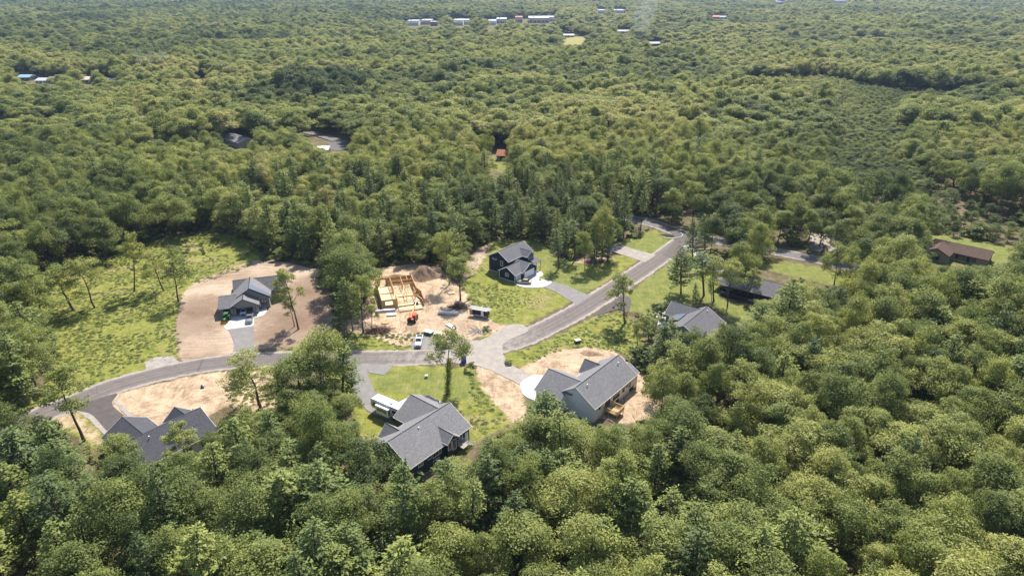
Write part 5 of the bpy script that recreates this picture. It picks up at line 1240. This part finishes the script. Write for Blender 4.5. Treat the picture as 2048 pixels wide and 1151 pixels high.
# ---- black cargo trailer with lumber on the roof
A, B = Vector(gp(944.8, 632)), Vector(gp(974.0, 637)); dv = (B-A); ang = math.atan2(dv.y, dv.x); LT = dv.length
e = empty('cargo_trailer', (A.x, A.y, .06), ang, 'black cargo trailer with side doors open and boards laid on its roof', 'trailer')
MB().box(0, LT, 0.02, 2.2, .45, 2.35).build('body', M['blackmetal'], e); MB().box(-.05, LT+.05, -.05, 2.25, 2.352, 2.45).build('trailer_roof', M['wrap'], e)
MB().box(.25, 1.9, -.01, .06, .5, 2.1).box(2.2, 2.9, -.01, .06, .5, 2.1).build('door_opening', M['black'], e)
MB().box(-.85, .02, -.12, -.05, .5, 2.2).build('side_door', M['side_tan'], e); MB().box(2.95, 3.75, -.14, -.07, .5, 2.2).build('side_door', M['trim'], e); MB().box(.0, LT, -.03, .02, .42, .6).build('sill', M['trim'], e)
for x_ in (1.55, 2.4): wheel(e, x_, -.02, .34, .22, -1, 'trim'); wheel(e, x_, 2.2, .34, .22, 1, 'trim')
MB().box(1.05, 2.9, -.22, 0, .72, .8).build('fender', M['trim'], e); MB().bar((LT, .4, .5), (LT+1.3, 1.1, .5), .1).bar((LT, 1.8, .5), (LT+1.3, 1.1, .5), .1).build('drawbar', M['black'], e)
ld = empty('board_stack', (A.x, A.y, 2.53), ang, 'long boards and ladders laid over the roof of the cargo trailer', 'lumber')
for k in range(7): MB().box(-1.5+.25*(k % 3), LT+.9-.3*(k % 2), .25+.27*k, .45+.27*k, 0, .08+.05*(k % 2)).build('board', M['grey_wood' if k % 2 else 'steel'], ld)
# ---- tractors
def tractor(loc, hd, paint, label, loader='front', trim='black', sc=1.0):
    e = empty('tractor', (loc[0], loc[1], .05), hd, label, 'tractor'); e.scale = (sc,)*3
    MB().loft([section(.2, .42, .7, 1.45), section(1.2, .40, .7, 1.4), section(2.0, .34, .75, 1.25)]).build('hood', M[paint], e)
    MB().box(-1.1, .3, -.45, .45, .55, 1.1).build('chassis', M['black'], e)
    for sy in (-1, 1):
        wheel(e, -.65, sy*.85, .78, .45, sy, 'yellow' if paint == 'green' else 'trim'); wheel(e, 1.5, sy*.8, .48, .32, sy, 'yellow' if paint == 'green' else 'trim')
        MB().box(-1.25, .0, sy*.8-.22, sy*.8+.22, 1.5, 1.6).build('fender', M[paint], e)
    MB().box(-.9, -.35, -.28, .28, 1.15, 1.3).box(-.98, -.85, -.28, .28, 1.3, 1.75).build('seat', M['black'], e)
    c = MB()
    for sx in (-1.05, .05):
        for sy in (-.55, .55): c.bar((sx, sy, 1.2), (sx, sy, 2.4), .07)
    c.build('canopy_post', M['black'], e); MB().box(-1.25, .2, -.7, .7, 2.4, 2.5).build('canopy', M[paint if paint == 'green' else 'subfloor'], e)
    if loader:
        a = MB()
        for sy in (-.5, .5): a.bar((.3, sy, 1.3), (1.6, sy, 1.5), .12); a.bar((1.6, sy, 1.5), (2.6, sy, .45), .12)
        a.build('loader_arm', M[paint], e)
        MB().add([(2.5, -.85, .15), (2.5, .85, .15), (3.3, .85, .1), (3.3, -.85, .1), (2.5, -.85, .8), (2.5, .85, .8)], [(0, 1, 2, 3), (0, 1, 5, 4), (0, 3, 4), (1, 2, 5)]).build('bucket', M['yellow' if paint == 'green' else 'black'], e, recalc=False)
    return e
tractor(gp(453, 641), R(-88), 'green', 'green tractor with yellow front bucket on the concrete left of the grey house garage', sc=.95)
t = empty('telehandler', (*gp(826, 640), .05), R(84), 'red forklift machine with raised boom at the front of the house frame', 'forklift')
MB().loft([section(-2.2, .72, .6, 1.35), section(-.6, .75, .6, 1.5), section(1.7, .62, .6, 1.2)]).build('body', M['red'], t)
MB().box(-1.0, .7, -1.08, -.3, 1.0, 2.0).build('cab', M['red'], t); MB().box(-.95, .65, -1.12, -.28, 1.5, 1.95).build('cab_window', M['glass'], t); MB().box(-1.1, .8, -1.14, -.22, 2.05, 2.15).build('cab_roof', M['red'], t)
MB().box(-2.1, .2, .15, .85, 1.35, 1.9).build('engine_cover', M['red'], t); MB().box(-2.5, -2.15, -.7, .7, .5, 1.3).build('counterweight', M['black'], t)
MB().bar((-1.9, .1, 1.75), (3.6, .1, 3.1), .34, .38).build('boom', M['yellow'], t); MB().bar((3.3, .1, 3.0), (5.2, .1, 3.5), .24, .26).build('boom_end', M['chrome'], t)
MB().box(5.0, 5.1, -.6, .8, 2.6, 3.6).box(5.1, 6.3, -.35, -.2, 2.6, 2.68).box(5.1, 6.3, .4, .55, 2.6, 2.68).build('fork', M['black'], t)
for x_ in (-1.45, 1.25):
    for sy in (-1, 1): wheel(t, x_, sy*1.08, .66, .42, sy, 'trim')
# ------------------------------------------------------------------ small things
def px_box(name, c, w, d, h, ang, mats, label, cat, group=None, z=.02):
    return empty(name, (*gp(*c), z), ang, label, cat, group)
lo = empty('portable_toilet', (*gp(927.5, 724), .05), R(20), 'blue portable toilet with white roof standing by the road junction', 'portable toilet')
MB().box(-.56, .56, -.56, .56, .12, 2.05).build('cabin', M['blue_loo'], lo); MB().box(-.6, .6, -.6, .6, 0, .12).build('base', M['black'], lo)
MB().loft([[(-.62, -.62, 2.052), (.62, -.62, 2.052), (.62, .62, 2.052), (-.62, .62, 2.052)], [(-.45, -.5, 2.35), (.45, -.5, 2.35), (.45, .5, 2.35), (-.45, .5, 2.35)]]).build('roof', M['wrap'], lo)
d_ = MB().box(-.4, .4, -.6, -.565, .2, 1.95).build('door', M['blue_loo'], lo); MB().box(.25, .33, -.64, -.6, 1.0, 1.15).build('handle', M['black'], d_); MB().cyl((.35, .4, 2.2), .06, .5, 8).build('vent_pipe', M['black'], lo)
for (c, ang, lb, lid) in (((857.5, 668), R(-25), 'green sided crate with clean white top, left of the pair behind the white pickup', 0), ((877, 673), R(-28), 'green sided crate with nicked white top, right of the pair behind the white pickup', 1)):
    b_ = empty('storage_crate', (*gp(*c), .02), ang, lb, 'crate', 'green crates above the white pickup'); MB().box(-1.25, 1.25, -.75, .75, 0, .95).build('crate_body', M['green_box'], b_); MB().box(-1.3, 1.3 if not lid else .85, -.8, .8, .952, 1.06).build('lid', M['wrap'], b_)
    if lid: MB().box(.86, 1.3, -.8, .3, .952, 1.06).build('lid', M['wrap'], b_)
u_ = empty('utility_box', (*gp(1155, 684), 0), R(20), 'dark green utility box alone on the grass strip below the road', 'utility box'); MB().box(-.75, .75, -.55, .55, -.1, .75).build('cabinet', M['util_green'], u_); MB().box(-.8, .8, -.6, .6, .752, .86).build('lid', M['steel'], u_)
u_ = empty('utility_box', (*gp(406, 774), 0), R(10), 'small grey utility box at the upper right of the bare lot by the left bend', 'utility box'); MB().box(-.45, 0, -.3, .3, -.1, .6).build('cabinet', M['black'], u_); MB().box(.02, .4, -.3, .3, -.1, .65).build('cabinet', M['steel'], u_)
u_ = empty('utility_box', (*gp(853, 754), 0), R(10), 'small grey utility box on the lawn above the slate blue house', 'utility box'); MB().box(-.35, .35, -.3, .3, -.1, .6).build('cabinet', M['steel'], u_); MB().box(-.4, .4, -.35, .35, .602, .66).build('lid', M['steel'], u_)
def stack(c, ang, L, W, n, mat, label, cat='lumber', h=.12):
    e = empty('lumber_stack', (*gp(*c), .03), ang, label, cat); r = random.Random(int(c[0]))
    for k in range(n):
        for j in range(3):
            w_ = W/3; dx = r.uniform(-.12, .12); MB().box(-L/2+dx, L/2+dx, -W/2+j*w_+.01, -W/2+(j+1)*w_-.02, k*(h+.01), k*(h+.01)+h).build('plank', M[mat], e)
    return e
stack((896, 627), R(-6), 6.0, .8, 3, 'wrap', 'long low stack of pale beams lying left of the cargo trailer', h=.2)
stack((902, 653), R(-52), 4.0, 1.3, 2, 'wrap', 'pale panels lying flat near the oak below the cargo trailer')
stack((783, 630), R(10), 3.0, 1.2, 3, 'wrap', 'low stack of white boards in front of the house frame')
stack((770, 645), R(12), 2.3, 1.5, 1, 'osb', 'dark framed pallet with boards left of the white board stack')
stack((903, 586), R(20), 2.0, 1.6, 2, 'subfloor', 'square pile of pale sheets beside the oaks right of the house frame')
stack((918, 604), R(-45), 3.4, .8, 1, 'grey_wood', 'grey boards leaning on the ground behind the cargo trailer brush')
wrp = empty('house_wrap_roll', (*gp(775, 622), .02), R(12), 'grey wrapped bundle along the foot of the sheathed front wall of the frame', 'building material')
MB().loft([[(-3.6, -.5, 0), (-3.6, .5, 0), (-3.6, .4, .6), (-3.6, -.4, .5)], [(-1, -.8, 0), (-1, .6, 0), (-1, .45, .8), (-1, -.5, .7)], [(2.4, -.4, 0), (2.4, .5, 0), (2.4, .4, .55), (2.4, -.3, .5)]]).build('bundle', M['steel'], wrp)
# mounds and brush
def mound(name, c, rx, ry, h, mat, label, seed, cat, rough=.25, ang=0):
    r = np.random.RandomState(seed); n, m = 34, 12; V = [(0, 0, h)]; x0, y0 = gp(*c)
    for j in range(1, m+1):
        t = j/m
        for i in range(n):
            a = 2*PI*i/n; q = t*(1+.12*math.sin(3*a+seed)+.08*math.sin(5*a+2*seed)); z = h*(0.5+0.5*math.cos(PI*min(1, t)))**1.1
            V.append((rx*q*math.cos(a)+r.randn()*.05*rx*t*.4, ry*q*math.sin(a)+r.randn()*.05*ry*t*.4, z+(r.randn()*.12*rough*h if t < .95 else -.35)))
    F = [(0, 1+i, 1+(i+1) % n) for i in range(n)]+[(1+(j-1)*n+i, 1+j*n+i, 1+j*n+(i+1) % n, 1+(j-1)*n+(i+1) % n) for j in range(1, m) for i in range(n)]
    mb = MB().add(V, F); o = mb.build(name, M[mat], None, smooth=True); o.location = (x0, y0, -.1); o.rotation_euler = (0, 0, ang); return tag(o, label, cat)
mound('dirt_mound', (848, 552), 6.6, 5.2, 4.0, 'soil', 'tall brown dirt mound behind the house frame', 1, 'dirt mound')
mound('dirt_mound', (925, 612), 4.6, 2.4, 1.2, 'soil', 'low dirt ridge left of the cargo trailer', 2, 'dirt mound', ang=R(-20))
mound('dirt_mound', (790, 553), 6.0, 1.6, .9, 'soil', 'long low soil bank along the back of the house frame', 3, 'dirt mound', ang=R(14))
mound('dirt_mound', (720, 645), 2.5, 1.8, .9, 'soil', 'small soil heap under the trees left of the house frame', 4, 'dirt mound')
mound('planting_bed', (1337, 471), 4.8, 2.6, .35, 'mulch', 'dark mulch bed inside the curb at the road junction', 5, 'planting bed', ang=R(-25))
mound('planting_bed', (1392, 494), 6.0, 1.6, .5, 'mulch', 'dark planted bed behind the low stone wall by the junction', 6, 'planting bed', ang=R(8))
mound('planting_bed', (1392, 548), 3.2, 1.4, .35, 'mulch', 'oval dark bed on the lawn left of the black house', 7, 'planting bed', ang=R(-5))
mound('dirt_mound', (1183, 706), 3.6, 1.8, .5, 'soil', 'flat brown soil patch behind the white house', 8, 'dirt mound', ang=R(-15))
sw = empty('stone_wall', (*gp(1392, 497), 0), R(8), 'low curved wall of pale stones in front of the planted bed by the junction', 'wall')
sm = MB().box(-.32, .32, -.2, .2, 0, .32).mesh('stone', M['stone'])
for k in range(22):
    a = -.9+1.8*k/21; q = link(bpy.data.objects.new('stone', sm), sw); q.location = (7.2*math.sin(a), -2.6*math.cos(a)+.6, .02); q.rotation_euler = (0, 0, a*.5+.05*(k % 3))
kb = empty('curb', (*gp(1343, 476), 0), 0, 'curved pale concrete curb round the mulch bed at the junction', 'curb')
sg = MB().box(-.5, .5, -.18, .18, 0, .22).mesh('curb_stone', M['concrete'])
C0 = gp(1337, 469)
for k in range(14):
    a = R(-115+10*k); q = link(bpy.data.objects.new('curb_stone', sg), kb); q.location = (C0[0]+5.6*math.cos(a)-kb.location.x, C0[1]+4.6*math.sin(a)-kb.location.y, .03); q.rotation_euler = (0, 0, a+PI/2)
def brush(c, rx, ry, h, n, label, seed, cat='brush pile', mat='twig', flat=False):
    r = random.Random(seed); mb = MB()
    for k in range(n):
        a = r.uniform(0, 6.28); q = math.sqrt(r.random()); x_, y_ = rx*q*math.cos(a), ry*q*math.sin(a); zt = h*(1-q*q)*r.random(); L = r.uniform(.7, 2.6); b_ = r.uniform(0, 6.28); e_ = r.uniform(-.03, .07) if flat else r.uniform(-.25, .5)
        mb.bar((x_, y_, zt), (x_+L*math.cos(b_)*math.cos(e_), y_+L*math.sin(b_)*math.cos(e_), max(.05, zt+L*math.sin(e_))), r.uniform(.05, .12))
    o = mb.build('brush_pile', M[mat], None, recalc=False); o.location = (*gp(*c), -.05); return tag(o, label, cat)
brush((756, 662), 3.4, 1.8, 1.2, 260, 'reddish brown brush pile under the trees at the lower left of the building site', 1)
brush((920, 613), 3.2, 1.5, 1.0, 160, 'dark brush pile beside the low dirt ridge near the cargo trailer', 2)
brush((1150, 512), 8.5, 2.6, .9, 330, 'long brush heap under the trees right of the navy house', 3)
brush((1530, 520), 6.5, 2.8, .8, 160, 'brown brush on the ground behind the black house', 4)
brush((955, 662), 2.0, 1.3, .35, 45, 'heap of pale rubble and boards on the grass by the gravel apron', 5, 'rubble heap', 'stone', True)
brush((1190, 524), 4.0, 1.6, .5, 90, 'thin scatter of dead branches on the lawn edge above the road', 6)
lg = empty('fallen_log', (*gp(200, 500), .3), R(-42), 'pale fallen trunk leaning at the wood edge above the left field', 'log'); MB().tube([(0, 0, .2), (4, .2, 1.0), (8.5, .3, 2.6)], [.16, .13, .07], 7).build('log_stem', M['grey_wood'], lg)
lpz = empty('lamp_post', (*gp(1080, 575), 0), 0, 'thin post with box head at the corner of the navy house drive', 'lamp post'); MB().cyl((0, 0, 0), .07, 3.0, 8).build('post', M['steel'], lpz); MB().box(-.35, .35, -.06, .06, 2.7, 3.3).build('board', M['wrap'], lpz); MB().box(-.25, .25, -.12, -.06, 2.85, 2.92).build('hoop', M['steel'], lpz)
for (c, lb) in (((1337, 534), 'left small pale blue garden chair on the lawn right of the road'), ((1343, 540), 'right small pale blue garden chair on the lawn right of the road')):
    s_ = empty('garden_chair', (*gp(*c), 0), R(30), lb, 'chair', 'garden chairs on the lawn'); MB().box(-.35, .35, -.35, .35, .4, .47).build('seat', M['lamp_white'], s_); MB().box(-.35, .35, .3, .37, .47, 1.1).build('backrest', M['lamp_white'], s_)
    for sx in (-.3, .3):
        for sy in (-.3, .3): MB().box(sx-.04, sx+.04, sy-.04, sy+.04, 0, .4).build('leg', M['lamp_white'], s_)
hs_ = MB().tube([(0, 0, .12), (1.2, .2, .12), (2.0, .9, .12), (1.5, 1.7, .12), (.5, 1.8, .12), (-.2, 1.4, .12)], [.09]*6, 6).build('drain_hose', M['wrap'], None); hs_.location = (*gp(966, 658), 0); tag(hs_, 'white curled hose on the grass right of the rubble heap', 'hose')
# ------------------------------------------------------------------ far town: roofs among the trees near the horizon
M['metal_pale'] = m_plain('pale_roof', (0.42, 0.44, 0.46), 0.8)
M['red_roof'] = m_plain('red_orange_roof', (0.60, 0.13, 0.06), 0.7); M['blue_tarp'] = m_plain('blue_roof', (0.22, 0.36, 0.46), 0.6)
M['beige'] = m_plain('beige_wall', (0.55, 0.48, 0.40), 0.8)
def far_building(u, v, wpx, h, roof, label, wall='side_white', gable=False, depth=22, n_win=5, lift=0):
    x_, y_ = gp(u, v); d = y_*CP+CAM_H*SP; W_ = wpx*d/F_PX
    e = empty('distant_house' if gable else 'distant_store', (x_, y_, lift), 0, label, 'house' if gable else 'store')
    if gable:
        MB().loft([[(-W_/2, 0, 0), (W_/2, 0, 0), (W_/2, depth, 0), (-W_/2, depth, 0)], [(-W_/2, 0, h*.6), (W_/2, 0, h*.6), (W_/2, depth, h*.6), (-W_/2, depth, h*.6)]]).build('wall', M[wall], e)
        MB().add([(-W_/2-.5, -.5, h*.6), (W_/2+.5, -.5, h*.6), (W_/2+.5, depth/2, h), (-W_/2-.5, depth/2, h), (W_/2+.5, depth+.5, h*.6), (-W_/2-.5, depth+.5, h*.6)], [(0, 1, 2, 3), (3, 2, 4, 5), (0, 3, 5), (1, 4, 2)]).build('roof', M[roof], e, recalc=False)
    else:
        MB().box(-W_/2, W_/2, 0, depth, 0, h).build('wall', M[wall], e); MB().box(-W_/2-.4, W_/2+.4, -.4, depth+.4, h+.003, h+.5).build('roof', M[roof], e)
        MB().box(-W_/2+W_*.2, -W_/2+W_*.3, depth*.4, depth*.5, h+.5, h+2.0).build('roof_unit', M['steel'], e)
    for k in range(n_win):
        a_ = -W_/2+W_*(k+.5)/n_win; MB().box(a_-W_*.28/n_win, a_+W_*.28/n_win, -.08, .05, h*.12, h*.45).build('window', M['glass'], e)
for a in [(826, 51, 22, 9, 'metal_pale', 'white flat store leftmost in the distant town', 'side_white', False, 40), (852, 49, 20, 8, 'metal_pale', 'pale store second from the left in the distant town', 'beige', False, 50), (868, 52, 14, 8, 'metal_pale', 'pale blue grey store third from the left in the distant town', 'side_grey', False, 26),
          (916, 51, 20, 10, 'metal_pale', 'white store with dark front left of the middle of the distant town', 'side_white', False, 60), (934, 49, 12, 9, 'wrap', 'small white block beside the dark fronted store in the distant town', 'side_white', False, 34), (984, 50, 16, 8, 'metal_pale', 'white store between tree clumps in the distant town', 'side_white', False, 55), (1003, 47, 20, 9, 'metal_pale', 'pale store behind tree clumps in the middle of the distant town', 'beige', False, 60),
          (1038, 45, 14, 11, 'red_roof', 'store with red orange roof in the distant town', 'beige', False, 50), (1078, 46, 40, 10, 'metal_pale', 'widest white store at the right of the distant town', 'beige', False, 90), (1098, 43, 22, 9, 'metal_pale', 'pale store at the right end of the distant town', 'side_white', False, 60),
          (1203, 27, 16, 8, 'metal_pale', 'white store high up right of the distant town', 'side_white', False, 60), (1240, 26, 22, 7, 'metal_pale', 'long pale store beside the small white one far back', 'side_white', False, 60),
          (1560, 9, 14, 10, 'metal_pale', 'white store at the top edge right of the middle', 'side_white', False, 90), (1682, 6, 26, 9, 'metal_pale', 'long pale store at the top edge toward the right', 'side_white', False, 90), (1900, 4, 14, 9, 'metal_pale', 'small pale store at the top edge far right', 'beige', False, 90)]:
    far_building(*a)
for a in [(47, 161, 24, 5, 'blue_tarp', 'distant house with blue roof at the left edge', 'side_tan', True, 14, 3), (82, 167, 22, 4.6, 'metal_pale', 'distant house with pale roof right of the blue roofed one', 'side_white', True, 14, 3),
          (104, 167, 18, 6, 'shingle_grey', 'distant grey roofed house behind round trees at the left edge', 'beige', True, 12, 2), (175, 167, 22, 6, 'beige', 'distant low tan house left of the pylon', 'beige', True, 12, 3), (222, 171, 18, 6, 'metal_pale', 'distant pale house nearest the pylon on its left', 'side_white', True, 12, 2),
          (1137, 75, 22, 5.5, 'metal_pale', 'pale roofed house beside the distant yellow field', 'beige', True, 14, 3), (1247, 67, 24, 6, 'metal_pale', 'pale house left of the smoke', 'beige', True, 14, 3), (1310, 92, 22, 5.5, 'metal_pale', 'pale blue grey house right below the smoke', 'side_grey', True, 14, 2),
          (1276, 93, 14, 5.5, 'beige', 'small tan house at the foot of the smoke', 'beige', True, 12, 2), (1432, 38, 14, 8, 'red_roof', 'red roofed house among trees right of the smoke', 'beige', True, 14, 2), (1447, 38, 16, 7, 'metal_pale', 'pale roofed house beside the red roofed one far off', 'side_white', True, 14, 2),
          (284, 243, 22, 5.5, 'shingle_grey', 'single pale roof sunk in the wood above the left field', 'side_tan', True, 11, 2), (645, 306, 22, 3.4, 'wrap', 'white roofed low shed below the turning circle', 'side_white', True, 8, 2)]:
    far_building(*a)
# pylon
x_, y_ = gp(311, 160); py = empty('power_pylon', (x_, y_, 0), R(20), 'pale lattice power pylons rising over the wood at upper left', 'pylon')
for q_, off in enumerate((-11, 0, 10)):
    mb = MB()
    for sx in (-1, 1): mb.bar((off+sx*2.2, 0, 0), (off+sx*1.4, 0, 31-2*q_), .42, .42)
    for z_ in (6, 12, 18, 24): mb.bar((off-2, 0, z_), (off+1.7, 0, z_+5), .25); mb.bar((off+2, 0, z_), (off-1.7, 0, z_+5), .25)
    mb.bar((off-5, 0, 25-q_), (off+5, 0, 25-q_), .4); mb.build('lattice_mast', M['steel'], py)
wr_ = MB()
for z_ in (24.5, 24.0, 23.3):
    wr_.bar((0, 0, z_), (150, 25, z_-2), .05)
wr_.build('power_line', M['steel'], py)
sheet('meadow', A_F1, .12, M['meadow'] if 'meadow' in M else M['gravel'], wob=1.5); sheet('meadow', A_F2, .12, M['meadow'] if 'meadow' in M else M['gravel'], wob=1.5)

x_, y_ = gp(1285, 88); sk = MB(); r_ = random.Random(3); n_ = 14
secs = [[(cx_+rr*math.cos(2*PI*i/n_), rr*math.sin(2*PI*i/n_)*.8, zz) for i in range(n_)] for (cx_, rr, zz) in ((0, 4, 2), (-2, 9, 14), (-4, 14, 26), (-2, 19, 40), (2, 19, 50), (6, 14, 60), (9, 6, 66))]
sk.loft(secs); so_ = sk.build('smoke', [], None); so_.location = (x_, y_, 0); so_['kind'] = 'stuff'
km = bpy.data.materials.new('smoke'); km.use_nodes = True; t_ = km.node_tree; t_.nodes.clear(); o_ = t_.nodes.new('ShaderNodeOutputMaterial'); v_ = t_.nodes.new('ShaderNodeVolumePrincipled')
v_.inputs['Color'].default_value = (.75, .85, 1, 1); v_.inputs['Density'].default_value = 0.006; t_.links.new(v_.outputs[0], o_.inputs['Volume']); so_.data.materials.append(km)
# ------------------------------------------------------------------ haze: even air round everything
def build_haze():
    me = MB().box(-5000, 5000, -60, 6500, -3.0, CAM_H+25).mesh('haze', [])
    k = bpy.data.materials.new('haze_air'); k.use_nodes = True; t = k.node_tree; t.nodes.clear()
    o = t.nodes.new('ShaderNodeOutputMaterial'); v = t.nodes.new('ShaderNodeVolumePrincipled')
    v.inputs['Color'].default_value = (0.50, 0.70, 1.0, 1); v.inputs['Density'].default_value = HAZE
    v.inputs['Anisotropy'].default_value = 0.2
    t.links.new(v.outputs[0], o.inputs['Volume']); me.materials.append(k)
    h = link(bpy.data.objects.new('haze', me)); h['kind'] = 'stuff'
HAZE = 0.000065
build_haze()
